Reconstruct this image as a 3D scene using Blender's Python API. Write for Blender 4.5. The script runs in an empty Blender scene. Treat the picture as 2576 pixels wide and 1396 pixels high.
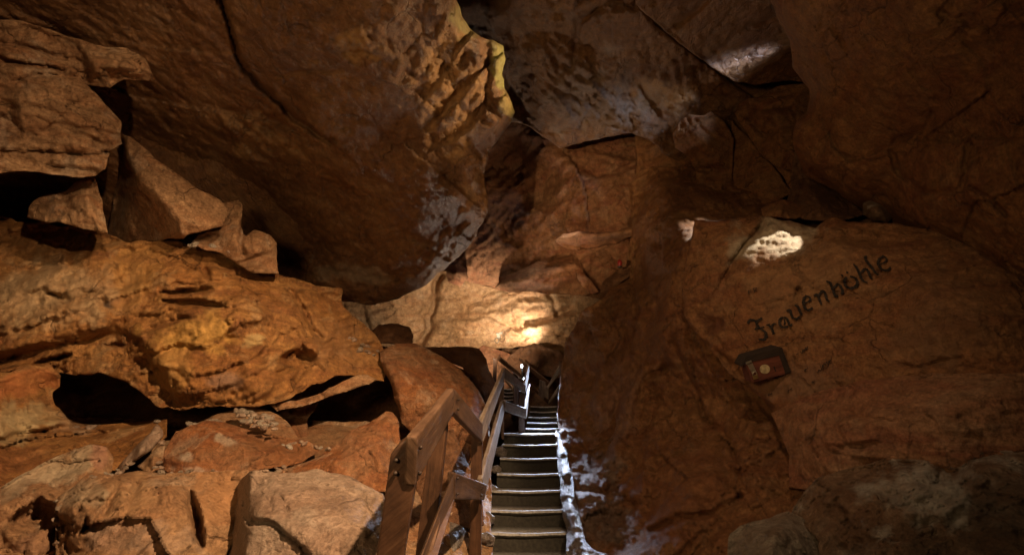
import bpy, math, random
import numpy as np
from mathutils import Vector, Matrix
from mathutils.geometry import delaunay_2d_cdt

# ------------------------------------------------------------------ camera, world, lamps, exposure
SC = bpy.context.scene
COL = SC.collection
F_PX, CX, CY = 1145.0, 1288.0, 698.0
PITCH = math.radians(17.1)
EYE = np.array((0.0, 0.0, 1.6))
RGT = np.array((1.0, 0.0, 0.0))
FWD = np.array((0.0, math.cos(PITCH), math.sin(PITCH)))
UPV = np.array((0.0, -math.sin(PITCH), math.cos(PITCH)))

def P3(x, y, d):
    """a point of the cave: viewing direction of the photograph and distance in metres"""
    return EYE + d * (FWD + (x - CX) / F_PX * RGT + (CY - y) / F_PX * UPV)

cam_d = bpy.data.cameras.new('camera')
cam_d.lens = 16.0; cam_d.sensor_width = 36.0; cam_d.clip_end = 200.0; cam_d.clip_start = 0.05
cam = bpy.data.objects.new('camera', cam_d)
cam.location = EYE; cam.rotation_euler = (math.radians(90) + PITCH, 0, 0)
COL.objects.link(cam); SC.camera = cam

world = bpy.data.worlds.new('World'); SC.world = world; world.use_nodes = True
bg = world.node_tree.nodes['Background']
bg.inputs[0].default_value = (0.9, 0.75, 0.6, 1); bg.inputs[1].default_value = 0.02   # the chamber is closed: this stays outside

SC.view_settings.view_transform = 'Standard'; SC.view_settings.look = 'None'
SC.view_settings.exposure = 0.0; SC.view_settings.gamma = 1.0
SC.render.engine = 'CYCLES'
SC.cycles.max_bounces = 6; SC.cycles.diffuse_bounces = 5; SC.cycles.glossy_bounces = 3
SC.cycles.sample_clamp_indirect = 4.0

WARM = (1.0, 0.65, 0.36); AMB = (1.0, 0.66, 0.33); NEUT = (1.0, 0.86, 0.70); COOL = (0.66, 0.77, 1.0)

def spot(name, loc, target, watts, col, angle, blend=0.6, rad=0.04):
    l = bpy.data.lights.new(name, 'SPOT'); l.energy = watts; l.color = col
    l.spot_size = math.radians(angle); l.spot_blend = blend; l.shadow_soft_size = rad
    o = bpy.data.objects.new(name, l); COL.objects.link(o); o.location = Vector(loc)
    o.rotation_euler = (Vector(target) - Vector(loc)).to_track_quat('-Z', 'Y').to_euler()
    return o

def point(name, loc, watts, col, rad=0.04):
    l = bpy.data.lights.new(name, 'POINT'); l.energy = watts; l.color = col; l.shadow_soft_size = rad
    o = bpy.data.objects.new(name, l); COL.objects.link(o); o.location = Vector(loc); return o

# cave floodlight on the right, out of the picture, the lamps along the stairs, and unseen fill lights
spot('flood_lamp', (1.5, -0.1, 4.4), (-2.5, 3.7, 0.6), 2400, WARM, 66, 0.6, 0.05)
spot('block_fill', (0.5, -0.4, 3.2), P3(130, 330, 3.9), 700, WARM, 38, 0.9, 0.04)  # added light, no such lamp: brightens the upper left blocks
spot('warm_fill', (-1.4, -0.4, 2.2), P3(1360, 560, 5.5), 330, AMB, 108, 1.0, 0.35)  # soft warm fill added out of view to lift the dark rock
spot('wall_fill', (0.5, 0.9, 4.2), P3(1780, 1010, 4.6), 165, (1.0, 0.66, 0.40), 74, 1.0, 0.08)  # fill added above the frame to brighten the right wall
spot('deep_lamp', (-1.6, 0.0, 1.75), P3(1490, 520, 9.0), 1300, AMB, 23, 0.8, 0.03)
spot('back_wall_lamp', P3(1200, 872, 8.7), P3(1180, 780, 11.3), 420, (1.0, 0.78, 0.54), 130, 1.0, 0.05)
spot('back_spot_lamp', P3(1352, 862, 10.45), P3(1318, 820, 10.9), 170, NEUT, 120, 1.0, 0.04)
spot('stair_lamp', P3(1374, 930, 8.45), P3(1300, 1320, 4.6), 1700, COOL, 36, 0.9, 0.30)
spot('stair_up_lamp', P3(1300, 965, 8.8), P3(1270, 300, 6.8), 340, NEUT, 88, 0.8, 0.25)
spot('crevice_lamp', P3(2002, 122, 5.75), P3(1780, 225, 6.5), 150, COOL, 55, 1.0, 0.12)
spot('niche_lamp', P3(2060, 430, 4.3), P3(1972, 592, 4.55), 85, (1.0, 0.93, 0.82), 30, 0.1, 0.015)
spot('rim_lamp', P3(1800, 475, 6.3), P3(1715, 640, 5.8), 60, NEUT, 70, 1.0, 0.05)
spot('tongue_lamp', P3(1700, 190, 5.2), P3(1200, 210, 4.6), 380, AMB, 46, 0.8, 0.08)
spot('ledge_lamp', P3(1440, 490, 8.2), P3(1390, 690, 9.2), 60, NEUT, 60, 1.0, 0.06)
spot('middle_lamp', P3(1500, 760, 7.3), P3(1330, 640, 9.5), 70, AMB, 90, 1.0, 0.15)

# ------------------------------------------------------------------ noise
_rs = np.random.RandomState(7)
PERM = np.concatenate([_rs.permutation(256)] * 3).astype(np.int64)
GRAD = _rs.normal(size=(256, 3)); GRAD /= np.linalg.norm(GRAD, axis=1)[:, None]
RND = _rs.uniform(-1, 1, size=(256, 8))

def perlin(p):
    i = np.floor(p).astype(np.int64); f = p - i; i &= 255
    u = f * f * f * (f * (f * 6 - 15) + 10)
    r = np.zeros(len(p))
    for a in (0, 1):
        wa = u[:, 0] if a else 1 - u[:, 0]
        for b in (0, 1):
            wb = u[:, 1] if b else 1 - u[:, 1]
            for c in (0, 1):
                wc = u[:, 2] if c else 1 - u[:, 2]
                h = PERM[PERM[PERM[(i[:, 0] + a) & 255] + ((i[:, 1] + b) & 255)] + ((i[:, 2] + c) & 255)]
                g = GRAD[h]
                r += wa * wb * wc * (g[:, 0] * (f[:, 0] - a) + g[:, 1] * (f[:, 1] - b) + g[:, 2] * (f[:, 2] - c))
    return r

def fbm(p, octv=4, gain=0.5, ridged=False):
    s = np.zeros(len(p)); a = 1.0; q = p.copy()
    for _ in range(octv):
        n = perlin(q)
        s += a * (0.35 - np.abs(n) * 1.4 if ridged else n)
        a *= gain; q = q * 2.03 + 17.3
    return s

def facets(p, curv=0.18, tilt=0.95):
    """upper hull of randomly tilted planes, one per cell: chipped, angular rock"""
    i0 = np.floor(p).astype(np.int64); best = np.full(len(p), -9.0)
    for a in (-1, 0, 1):
        for b in (-1, 0, 1):
            for c in (-1, 0, 1):
                i = i0 + np.array((a, b, c)); k = i & 255
                r = RND[PERM[PERM[PERM[k[:, 0]] + k[:, 1]] + k[:, 2]]]
                q = p - (i + 0.5 + 0.45 * r[:, :3])
                v = 0.35 * r[:, 6] + tilt * (q * r[:, 3:6]).sum(1) - curv * (q * q).sum(1)
                best = np.maximum(best, v)
    return best

def cells(p):
    """distance to the nearest and second nearest scattered point"""
    i0 = np.floor(p).astype(np.int64); f1 = np.full(len(p), 9.0); f2 = f1.copy()
    for a in (-1, 0, 1):
        for b in (-1, 0, 1):
            for c in (-1, 0, 1):
                i = i0 + np.array((a, b, c)); k = i & 255
                r = RND[PERM[PERM[PERM[k[:, 0]] + k[:, 1]] + k[:, 2]]]
                q = np.sqrt((((p - (i + 0.5 + 0.45 * r[:, :3])) ** 2).sum(1)))
                f2 = np.minimum(f2, np.maximum(f1, q)); f1 = np.minimum(f1, q)
    return f1, f2

# ------------------------------------------------------------------ materials
MATS = {}
def rgb(c): return (c[0], c[1], c[2], 1.0)

def rock_mat(name, c1, c2, c3, pale=(0.42, 0.33, 0.24), pale_amt=0.3, dark=(0.03, 0.018, 0.01), dark_amt=0.5,
             scale=1.0, rough=0.62, bump=0.95, seed=0.0, streak=(0.5, 0.3, 0.4), spec=0.35):
    m = bpy.data.materials.new(name); m.use_nodes = True; N = m.node_tree.nodes; L = m.node_tree.links
    bs = N['Principled BSDF']
    geo = N.new('ShaderNodeNewGeometry')
    off = N.new('ShaderNodeVectorMath'); off.operation = 'ADD'; off.inputs[1].default_value = (seed * 3.1, seed * 1.7, -seed * 2.3)
    L.new(geo.outputs['Position'], off.inputs[0])
    V = off.outputs[0]
    def noise(sc, det=6, rg=0.6, dist=0.0, vec=None):
        n = N.new('ShaderNodeTexNoise'); n.inputs['Scale'].default_value = sc * scale; n.inputs['Detail'].default_value = det
        n.inputs['Roughness'].default_value = rg; n.inputs['Distortion'].default_value = dist
        L.new(vec or V, n.inputs['Vector']); return n.outputs['Fac']
    def mr(v, a, b, c=0.0, d=1.0):
        n = N.new('ShaderNodeMapRange'); n.inputs[1].default_value = a; n.inputs[2].default_value = b
        n.inputs[3].default_value = c; n.inputs[4].default_value = d; L.new(v, n.inputs[0]); return n.outputs[0]
    def mix(f, a, b, mode='MIX'):
        n = N.new('ShaderNodeMix'); n.data_type = 'RGBA'; n.blend_type = mode
        for s, v in ((n.inputs[0], f), (n.inputs[6], a), (n.inputs[7], b)):
            if isinstance(v, (int, float)): s.default_value = v
            elif isinstance(v, tuple): s.default_value = rgb(v)
            else: L.new(v, s)
        return n.outputs[2]
    def mth(op, a, b):
        n = N.new('ShaderNodeMath'); n.operation = op
        for s, v in ((n.inputs[0], a), (n.inputs[1], b)):
            if isinstance(v, (int, float)): s.default_value = v
            else: L.new(v, s)
        return n.outputs[0]
    mp = N.new('ShaderNodeMapping'); mp.inputs['Rotation'].default_value = streak; mp.inputs['Scale'].default_value = (1.0, 0.8, 5.0)
    L.new(V, mp.inputs['Vector'])
    n1 = noise(0.9, 7, 0.62, 0.8); n2 = noise(1.6, 8, 0.65, 0.5, mp.outputs[0]); n3 = noise(11, 8, 0.7); n4 = noise(2.6, 8, 0.68, 0.4)
    n5 = noise(5.0, 8, 0.7, 0.6)
    col = mix(mr(n1, 0.40, 0.60), c1, c2)
    col = mix(mr(n2, 0.46, 0.64, 0, 0.75), col, c3)
    col = mix(mr(n4, 0.54, 0.63, 0, pale_amt), col, pale)
    col = mix(mr(n5, 0.58, 0.72, 0, dark_amt), col, dark)
    n6 = noise(45, 6, 0.75)
    col = mix(1.0, col, mix(mr(n3, 0.30, 0.70), (0.52, 0.49, 0.46), (1.32, 1.32, 1.32)), 'MULTIPLY')
    col = mix(1.0, col, mix(mr(n6, 0.32, 0.62), (0.55, 0.52, 0.5), (1.12, 1.12, 1.12)), 'MULTIPLY')
    # hairline cracks
    vd = N.new('ShaderNodeVectorMath'); vd.operation = 'MULTIPLY_ADD'
    nc = N.new('ShaderNodeTexNoise'); nc.inputs['Scale'].default_value = 1.7 * scale; nc.inputs['Detail'].default_value = 6
    L.new(V, nc.inputs['Vector']); L.new(nc.outputs['Color'], vd.inputs[0]); vd.inputs[1].default_value = (0.7, 0.7, 0.7); L.new(V, vd.inputs[2])
    vo = N.new('ShaderNodeTexVoronoi'); vo.feature = 'DISTANCE_TO_EDGE'; vo.inputs['Scale'].default_value = 1.25 * scale
    L.new(vd.outputs[0], vo.inputs['Vector'])
    ck = mth('MULTIPLY', mr(vo.outputs['Distance'], 0.004, 0.016, 1.0, 0.0), mr(n4, 0.44, 0.54, 1.0, 0.0))
    col = mix(mth('MULTIPLY', ck, 0.35), col, dark)
    at = N.new('ShaderNodeAttribute'); at.attribute_name = 'stain_and_light'
    col = mix(mth('MULTIPLY', at.outputs['Alpha'], mr(n4, 0.36, 0.56, 0.45, 1.0)), col, mix(1.0, at.outputs['Color'], mix(mr(n3, 0.30, 0.70), (0.66, 0.64, 0.62), (1.2, 1.2, 1.2)), 'MULTIPLY'))
    L.new(col, bs.inputs['Base Color'])
    L.new(mr(n3, 0.3, 0.7, rough - 0.14, rough + 0.14), bs.inputs['Roughness'])
    bs.inputs['Specular IOR Level'].default_value = spec
    nf = noise(38, 6, 0.7)
    h = mth('ADD', mth('MULTIPLY', n3, 1.0), mth('MULTIPLY', nf, 0.35))
    h = mth('ADD', h, mth('MULTIPLY', n2, 0.7))
    h = mth('SUBTRACT', h, mth('MULTIPLY', ck, 0.3))
    bp = N.new('ShaderNodeBump'); bp.inputs['Strength'].default_value = bump; bp.inputs['Distance'].default_value = 0.045
    L.new(h, bp.inputs['Height']); L.new(bp.outputs[0], bs.inputs['Normal'])
    MATS[name] = m; return m

def wood_mat(name, c1, c2, dark, rough=0.5, seed=0.0, grain=1.0):
    m = bpy.data.materials.new(name); m.use_nodes = True; N = m.node_tree.nodes; L = m.node_tree.links
    bs = N['Principled BSDF']; uv = N.new('ShaderNodeUVMap'); uv.uv_map = 'grain'
    mp = N.new('ShaderNodeMapping'); mp.inputs['Scale'].default_value = (2.2, 26.0, 26.0); mp.inputs['Location'].default_value = (seed, seed * 2, 0)
    L.new(uv.outputs[0], mp.inputs['Vector'])
    n = N.new('ShaderNodeTexNoise'); n.inputs['Scale'].default_value = 1.3; n.inputs['Detail'].default_value = 8; n.inputs['Roughness'].default_value = 0.7
    n.inputs['Distortion'].default_value = 0.4; L.new(mp.outputs[0], n.inputs['Vector'])
    geo = N.new('ShaderNodeNewGeometry')
    n2 = N.new('ShaderNodeTexNoise'); n2.inputs['Scale'].default_value = 6; n2.inputs['Detail'].default_value = 8; n2.inputs['Roughness'].default_value = 0.7; L.new(geo.outputs['Position'], n2.inputs['Vector'])
    r = N.new('ShaderNodeValToRGB'); r.color_ramp.elements[0].position = 0.33; r.color_ramp.elements[1].position = 0.68
    r.color_ramp.elements[0].color = rgb(dark); r.color_ramp.elements[1].color = rgb(c2)
    e = r.color_ramp.elements.new(0.5); e.color = rgb(c1); L.new(n.outputs['Fac'], r.inputs[0])
    r2 = N.new('ShaderNodeValToRGB'); r2.color_ramp.elements[0].position = 0.35; r2.color_ramp.elements[1].position = 0.6
    r2.color_ramp.elements[0].color = (0.45, 0.42, 0.4, 1); r2.color_ramp.elements[1].color = (1.1, 1.1, 1.1, 1); L.new(n2.outputs['Fac'], r2.inputs[0])
    mx = N.new('ShaderNodeMix'); mx.data_type = 'RGBA'; mx.blend_type = 'MULTIPLY'; mx.inputs[0].default_value = 0.8
    L.new(r.outputs[0], mx.inputs[6]); L.new(r2.outputs[0], mx.inputs[7]); L.new(mx.outputs[2], bs.inputs['Base Color'])
    bs.inputs['Roughness'].default_value = rough
    bp = N.new('ShaderNodeBump'); bp.inputs['Strength'].default_value = 0.4; bp.inputs['Distance'].default_value = 0.01
    L.new(n.outputs['Fac'], bp.inputs['Height']); L.new(bp.outputs[0], bs.inputs['Normal'])
    MATS[name] = m; return m

def plain_mat(name, c, rough=0.5, metal=0.0, emit=None, var=0.25):
    m = bpy.data.materials.new(name); m.use_nodes = True; N = m.node_tree.nodes; L = m.node_tree.links; bs = N['Principled BSDF']
    geo = N.new('ShaderNodeNewGeometry'); n = N.new('ShaderNodeTexNoise'); n.inputs['Scale'].default_value = 30; n.inputs['Detail'].default_value = 6
    L.new(geo.outputs['Position'], n.inputs['Vector'])
    r = N.new('ShaderNodeValToRGB'); r.color_ramp.elements[0].position = 0.3; r.color_ramp.elements[1].position = 0.7
    r.color_ramp.elements[0].color = rgb(tuple(v * (1 - var) for v in c)); r.color_ramp.elements[1].color = rgb(tuple(min(1, v * (1 + var)) for v in c))
    L.new(n.outputs['Fac'], r.inputs[0]); L.new(r.outputs[0], bs.inputs['Base Color'])
    bs.inputs['Roughness'].default_value = rough; bs.inputs['Metallic'].default_value = metal
    if emit:
        bs.inputs['Emission Color'].default_value = rgb(emit[0]); bs.inputs['Emission Strength'].default_value = emit[1]
    MATS[name] = m; return m

ORA = rock_mat('ochre_rock', (0.34, 0.155, 0.045), (0.42, 0.22, 0.075), (0.22, 0.085, 0.03), pale=(0.50, 0.34, 0.17), pale_amt=0.55, seed=1)
TAN = rock_mat('tan_rock', (0.36, 0.205, 0.105), (0.42, 0.26, 0.14), (0.31, 0.14, 0.06), pale=(0.48, 0.38, 0.28), pale_amt=0.5, seed=2, dark_amt=0.35)
PNK = rock_mat('pinkish_grey_rock', (0.33, 0.235, 0.175), (0.38, 0.28, 0.21), (0.27, 0.17, 0.115), pale=(0.45, 0.38, 0.31), pale_amt=0.4, seed=3, dark_amt=0.3, rough=0.5)
RST = rock_mat('rusty_rock', (0.33, 0.13, 0.045), (0.30, 0.16, 0.08), (0.22, 0.075, 0.03), pale=(0.46, 0.33, 0.22), pale_amt=0.6, seed=4, scale=1.5)
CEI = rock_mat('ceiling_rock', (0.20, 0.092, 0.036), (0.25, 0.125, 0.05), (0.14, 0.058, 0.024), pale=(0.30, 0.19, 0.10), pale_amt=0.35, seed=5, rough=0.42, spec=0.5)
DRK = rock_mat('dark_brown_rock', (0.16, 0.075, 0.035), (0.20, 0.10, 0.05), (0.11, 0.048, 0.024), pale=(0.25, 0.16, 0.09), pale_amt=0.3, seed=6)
RWL = rock_mat('brown_wall_rock', (0.24, 0.108, 0.042), (0.28, 0.14, 0.058), (0.19, 0.068, 0.028), pale=(0.30, 0.19, 0.10), pale_amt=0.3, seed=7)
RED = rock_mat('reddish_rock', (0.27, 0.125, 0.06), (0.32, 0.17, 0.09), (0.24, 0.085, 0.045), pale=(0.36, 0.24, 0.15), pale_amt=0.35, seed=8)
BCK = rock_mat('pale_back_rock', (0.42, 0.25, 0.12), (0.46, 0.29, 0.155), (0.36, 0.18, 0.08), pale=(0.50, 0.37, 0.24), pale_amt=0.4, seed=9, dark_amt=0.3)
GRY = rock_mat('grey_pale_rock', (0.34, 0.29, 0.23), (0.42, 0.36, 0.29), (0.20, 0.12, 0.07), pale=(0.48, 0.43, 0.36), pale_amt=0.5, seed=10, dark_amt=0.5, scale=1.6)
MIXR = rock_mat('patchy_grey_brown_rock', (0.24, 0.15, 0.09), (0.30, 0.24, 0.18), (0.12, 0.06, 0.03), pale=(0.46, 0.42, 0.36), pale_amt=0.85, seed=11, scale=1.1, dark_amt=0.6)
MOSS = rock_mat('mossy_ochre_rock', (0.20, 0.16, 0.045), (0.34, 0.24, 0.09), (0.12, 0.12, 0.03), pale=(0.42, 0.34, 0.16), pale_amt=0.4, seed=12, scale=2.5)
WET = rock_mat('wet_grey_rock', (0.18, 0.155, 0.14), (0.23, 0.20, 0.18), (0.20, 0.15, 0.12), pale=(0.5, 0.48, 0.46), pale_amt=0.5, seed=13, scale=2.0, rough=0.4, bump=1.0, spec=0.6)

# ------------------------------------------------------------------ rock builder
def tag(o, label=None, cat=None, group=None, kind=None):
    if label: o['label'] = label
    if cat: o['category'] = cat
    if group: o['group'] = group
    if kind: o['kind'] = kind
    return o

def inside(poly, x, y):
    r = np.zeros(len(x), bool); n = len(poly); j = n - 1
    for i in range(n):
        xi, yi = poly[i]; xj, yj = poly[j]
        if yi != yj:
            c = (yi > y) != (yj > y)
            r ^= c & (x < (xj - xi) * (y - yi) / (yj - yi) + xi)
        j = i
    return r

def nearest(poly, x, y):
    bd = np.full(len(x), 1e18); bx = x.copy(); by = y.copy(); n = len(poly)
    for i in range(n):
        ax, ay = poly[i]; cx, cy = poly[(i + 1) % n]
        dx, dy = cx - ax, cy - ay; l2 = dx * dx + dy * dy
        if l2 < 1e-9: continue
        t = np.clip(((x - ax) * dx + (y - ay) * dy) / l2, 0, 1)
        qx, qy = ax + t * dx, ay + t * dy; e = (x - qx) ** 2 + (y - qy) ** 2
        k = e < bd; bd[k] = e[k]; bx[k] = qx[k]; by[k] = qy[k]
    return np.sqrt(bd), bx, by

def segdist(line, x, y):
    bd = np.full(len(x), 1e18); sgn = np.zeros(len(x))
    for (ax, ay), (cx, cy) in zip(line[:-1], line[1:]):
        dx, dy = cx - ax, cy - ay; l2 = dx * dx + dy * dy
        t = np.clip(((x - ax) * dx + (y - ay) * dy) / l2, 0, 1)
        e = (x - ax - t * dx) ** 2 + (y - ay - t * dy) ** 2
        k = e < bd; bd[k] = e[k]; sgn[k] = np.sign((dx * (y - ay) - dy * (x - ax)))[k]
    return np.sqrt(bd), sgn

def blur(a, m, n):
    for _ in range(n):
        for ax in (0, 1):
            s = a * m; w = m.astype(float); S = s.copy(); W = w.copy()
            for k in (-1, 1):
                S += np.roll(s, k, ax); W += np.roll(w, k, ax)
            a = np.where(m, S / np.maximum(W, 1), a)
    return a

SURF = {}
def rock(name, mat, out, pts=(), cre=(), feats=(), step=4.5, soft=1, thick=0.5, shrink=0.12, rnd=0.03, rpx=9, rough=4.0, stains_and_light=(),
         amp=0.03, wl=0.5, chip=0.05, csz=0.35, ang=-20, aniso=2.5, strat=0.0, swl=0.12, fine=0.010, bed=0.0, bth=0.10, frac=0.035, fsz=0.45, seed=None, key=None,
         label=None, cat=None, group=None, kind=None, parent=None):
    seed = len(SURF) * 1.37 + 3 if seed is None else seed
    # coarse facets: planes in space through the listed points
    V = [tuple(p) for p in out] + [tuple(p) for p in pts]; E = [(i, (i + 1) % len(out)) for i in range(len(out))]
    for c in cre:
        b = len(V); V += [tuple(p) for p in c]; E += [(b + i, b + i + 1) for i in range(len(c) - 1)]
    vo, eo, fo, ov, oe, of = delaunay_2d_cdt([Vector((p[0], p[1])) for p in V], E, [], 0, 1e-5)
    q = np.array([1.0 / V[o[0]][2] if o else 0 for o in ov]); vx = np.array([(v.x, v.y) for v in vo])
    for i, o in enumerate(ov):
        if not o:
            dd = np.hypot(*(vx - vx[i]).T); dd[i] = 1e9; dd[[k for k, oo in enumerate(ov) if not oo]] = 1e9; q[i] = q[np.argmin(dd)]
    # ragged outline
    pl = []
    n = len(out)
    for i in range(n):
        a, b = np.array(out[i][:2], float), np.array(out[(i + 1) % n][:2], float)
        k = max(1, int(np.hypot(*(b - a)) / 9)); pl += [a + (b - a) * t / k for t in range(k)]
    pl = np.array(pl)
    if rough:
        z = np.zeros((len(pl), 1)) + seed
        nx = fbm(np.hstack([pl / 55, z]), 4, 0.6); ny = fbm(np.hstack([pl / 55, z + 31]), 4, 0.6)
        pl = pl + rough * 1.6 * np.stack([nx, ny], 1)
    poly = [tuple(p) for p in pl]
    x0, y0 = pl.min(0) - step * 1.5; x1, y1 = pl.max(0) + step * 1.5
    gx = np.arange(x0, x1, step); gy = np.arange(y0, y1, step); X, Y = np.meshgrid(gx, gy); sh = X.shape
    x, y = X.ravel().copy(), Y.ravel().copy()
    m = inside(poly, x, y).reshape(sh)
    cellany = m[:-1, :-1] | m[1:, :-1] | m[:-1, 1:] | m[1:, 1:]
    use = np.zeros(sh, bool)
    for a in (0, 1):
        for b in (0, 1): use[a:sh[0] - 1 + a, b:sh[1] - 1 + b] |= cellany
    sn = (use & ~m).ravel()
    _, bx, by = nearest(poly, x[sn], y[sn]); x[sn] = bx; y[sn] = by
    uf = use.ravel(); ux, uy = x[uf], y[uf]
    inv = np.zeros(len(ux)); got = np.zeros(len(ux), bool); bestm = np.full(len(ux), -1e9)
    for f in fo:
        for k in range(1, len(f) - 1):
            t = (f[0], f[k], f[k + 1]); A, B, C = vx[t[0]], vx[t[1]], vx[t[2]]
            den = (B[1] - C[1]) * (A[0] - C[0]) + (C[0] - B[0]) * (A[1] - C[1])
            if abs(den) < 1e-9: continue
            w0 = ((B[1] - C[1]) * (ux - C[0]) + (C[0] - B[0]) * (uy - C[1])) / den
            w1 = ((C[1] - A[1]) * (ux - C[0]) + (A[0] - C[0]) * (uy - C[1])) / den
            w2 = 1 - w0 - w1; mm = np.minimum(np.minimum(w0, w1), w2)
            k2 = mm > bestm
            w0, w1, w2 = (np.clip(w, 0, 1) for w in (w0, w1, w2)); s = w0 + w1 + w2
            v = (q[t[0]] * w0 + q[t[1]] * w1 + q[t[2]] * w2) / s
            inv[k2] = v[k2]; bestm[k2] = mm[k2]
    D = np.zeros(sh).ravel(); D[uf] = 1.0 / np.maximum(inv, 0.02); D = D.reshape(sh)
    if soft: D = blur(D, use, soft)
    D = D.ravel(); d = D[uf]
    e, _, _ = nearest(poly, ux, uy)
    if rnd:
        t = np.clip(1 - e / rpx, 0, 1); d = d + rnd * (1 - np.sqrt(np.maximum(0, 1 - t * t)))
    wob = None
    for ft in feats:
        if wob is None:
            z = np.zeros(len(ux)) + seed
            wxo = 7 * fbm(np.stack([ux / 40, uy / 40, z], 1), 3); wyo = 7 * fbm(np.stack([ux / 40, uy / 40, z + 9], 1), 3); wob = True
        if ft[0] == 'crack':                      # a groove along a line
            s, _ = segdist(ft[1], ux + wxo, uy + wyo); d = d + ft[3] * np.exp(-(s / ft[2]) ** 2)
        elif ft[0] == 'pit':                      # a hollow (or, negative, a boss)
            _, (cx, cy), rx, ry, a, dep = ft[:6]; c, s = math.cos(math.radians(a)), math.sin(math.radians(a))
            wk = max(1.0, min(rx, ry) / 22); u = ((ux + wk * wxo - cx) * c + (uy + wk * wyo - cy) * s) / rx; v = (-(ux + wk * wxo - cx) * s + (uy + wk * wyo - cy) * c) / ry
            d = d + dep * np.clip(1.25 - np.sqrt(u * u + v * v) * 1.25, 0, 1) ** (ft[6] if len(ft) > 6 else 0.6)
        elif ft[0] == 'rough':                    # a patch of coarse, streaky relief
            _, (cx, cy), rx, ry, a, am, wx, wy = ft; c, s = math.cos(math.radians(a)), math.sin(math.radians(a))
            u = (ux - cx) * c + (uy - cy) * s; v = -(ux - cx) * s + (uy - cy) * c
            w = np.clip(1.6 - 1.6 * np.sqrt((u / rx) ** 2 + (v / ry) ** 2), 0, 1)
            d = d + w * am * fbm(np.stack([u / wx, v / wy, np.zeros(len(u)) + seed], 1), 5, 0.6)
        elif ft[0] == 'step':                     # a ledge: what lies right of the line (walking along it) drops back
            s, g = segdist(ft[1], ux + wxo, uy + wyo)
            d = d + ft[3] * np.where(g > 0, np.exp(-s / ft[2]), 0)
    stc = np.zeros((len(ux), 4))
    for (cx, cy), rx, ry, a, c3, al in stains_and_light:     # coloured patches
        c, sn_ = math.cos(math.radians(a)), math.sin(math.radians(a)); z = np.zeros(len(ux)) + seed
        jx = 0.9 * rx * fbm(np.stack([ux / 60, uy / 60, z + 3], 1), 5, 0.6); jy = 0.9 * ry * fbm(np.stack([ux / 60, uy / 60, z + 13], 1), 5, 0.6)
        u = ((ux + jx - cx) * c + (uy + jy - cy) * sn_) / rx; v = (-(ux + jx - cx) * sn_ + (uy + jy - cy) * c) / ry
        w = np.clip(2.6 - 2.2 * np.sqrt(u * u + v * v), 0, 1) * al; k = stc[:, 3] + w * (1 - stc[:, 3])
        stc[:, :3] = np.where(k[:, None] > 1e-6, (stc[:, :3] * (stc[:, 3] * (1 - w))[:, None] + np.array(c3) * w[:, None]) / np.maximum(k - 0 * w, 1e-6)[:, None], 0); stc[:, 3] = k
    cp = np.stack([(ux - CX) / F_PX * d, (uy - CY) / F_PX * d, d * 0.8], 1) + seed * 5.3
    dm = np.median(d)
    a = math.radians(ang); rot = np.stack([cp[:, 0] * math.cos(a) + cp[:, 1] * math.sin(a), -cp[:, 0] * math.sin(a) + cp[:, 1] * math.cos(a), cp[:, 2]], 1)
    fall = np.clip(e / 6, 0.5, 1)
    disp = np.zeros(len(d))
    if amp: disp += amp * 1.6 * fbm(rot / np.array((wl * aniso ** 0.5, wl / aniso ** 0.5, wl)), 5, 0.52)
    if chip:
        disp += 0.9 * chip * facets(rot / np.array((csz * aniso ** 0.5, csz / aniso ** 0.5, csz)))
        disp -= chip * 0.24 * facets(rot / np.array((csz * 0.36, csz * 0.26, csz * 0.36)) + 7.7)
        disp += chip * 0.10 * facets(rot / np.array((csz * 0.15, csz * 0.11, csz * 0.14)) + 3.1)
    if bed:                                       # bedding: ledges with undercut lower edges
        t = rot[:, 1] / bth + 1.3 * fbm(rot / np.array((1.1, 0.8, 1.1)), 4) + 0.25 * fbm(rot / 0.12, 3)
        fr = t - np.floor(t); msk = np.clip(0.75 + 1.6 * perlin(rot / np.array((0.5, 0.22, 0.5)) + 4.4), 0, 1.4)
        disp += bed * msk * (np.where(fr < 0.86, 0.5 - fr / 0.86, (fr - 0.86) / 0.14 - 0.5))
    if frac:                                      # broken joints
        wp = cp + 0.22 * np.stack([fbm(cp / 0.5 + o_, 4, 0.6) for o_ in (0, 11, 23)], 1)
        f1, f2 = cells(wp / np.array((fsz * 1.2, fsz * 0.8, fsz))); mk = np.clip(0.5 + 2.2 * perlin(cp / 0.6 + 8.1), 0, 1)
        disp += frac * mk * np.exp(-((f2 - f1) / 0.045) ** 2)
    if strat: disp += strat * fbm(rot / np.array((swl * 7, swl, swl * 4)), 3, 0.6, True)
    if fine: disp += fine * 1.6 * fbm(cp / 0.07, 3, 0.6)
    d = d + disp * fall
    p = EYE + d[:, None] * (FWD + ((ux - CX) / F_PX)[:, None] * RGT + ((CY - uy) / F_PX)[:, None] * UPV)
    idx = np.full(sh[0] * sh[1], -1); idx[uf] = np.arange(len(ux)); idx = idx.reshape(sh)
    cy_, cx_ = np.nonzero(cellany)
    quads = np.stack([idx[cy_, cx_], idx[cy_ + 1, cx_], idx[cy_ + 1, cx_ + 1], idx[cy_, cx_ + 1]], 1)
    # sides and back: carry the rim away from the viewer and close it
    ed = np.concatenate([quads[:, [i, (i + 1) % 4]] for i in range(4)]); code = ed[:, 0] * 10 ** 7 + ed[:, 1]; rev = ed[:, 1] * 10 ** 7 + ed[:, 0]
    be = ed[~np.isin(code, rev)]
    bv = np.unique(be); lut = np.full(len(p), -1); lut[bv] = np.arange(len(bv))
    verts = [p]; faces = quads.tolist(); cur = {int(v): int(v) for v in bv}; base = len(p)
    cxm, cym = np.mean(ux), np.mean(uy)
    prev = bv.copy()
    NR = 4
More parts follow.
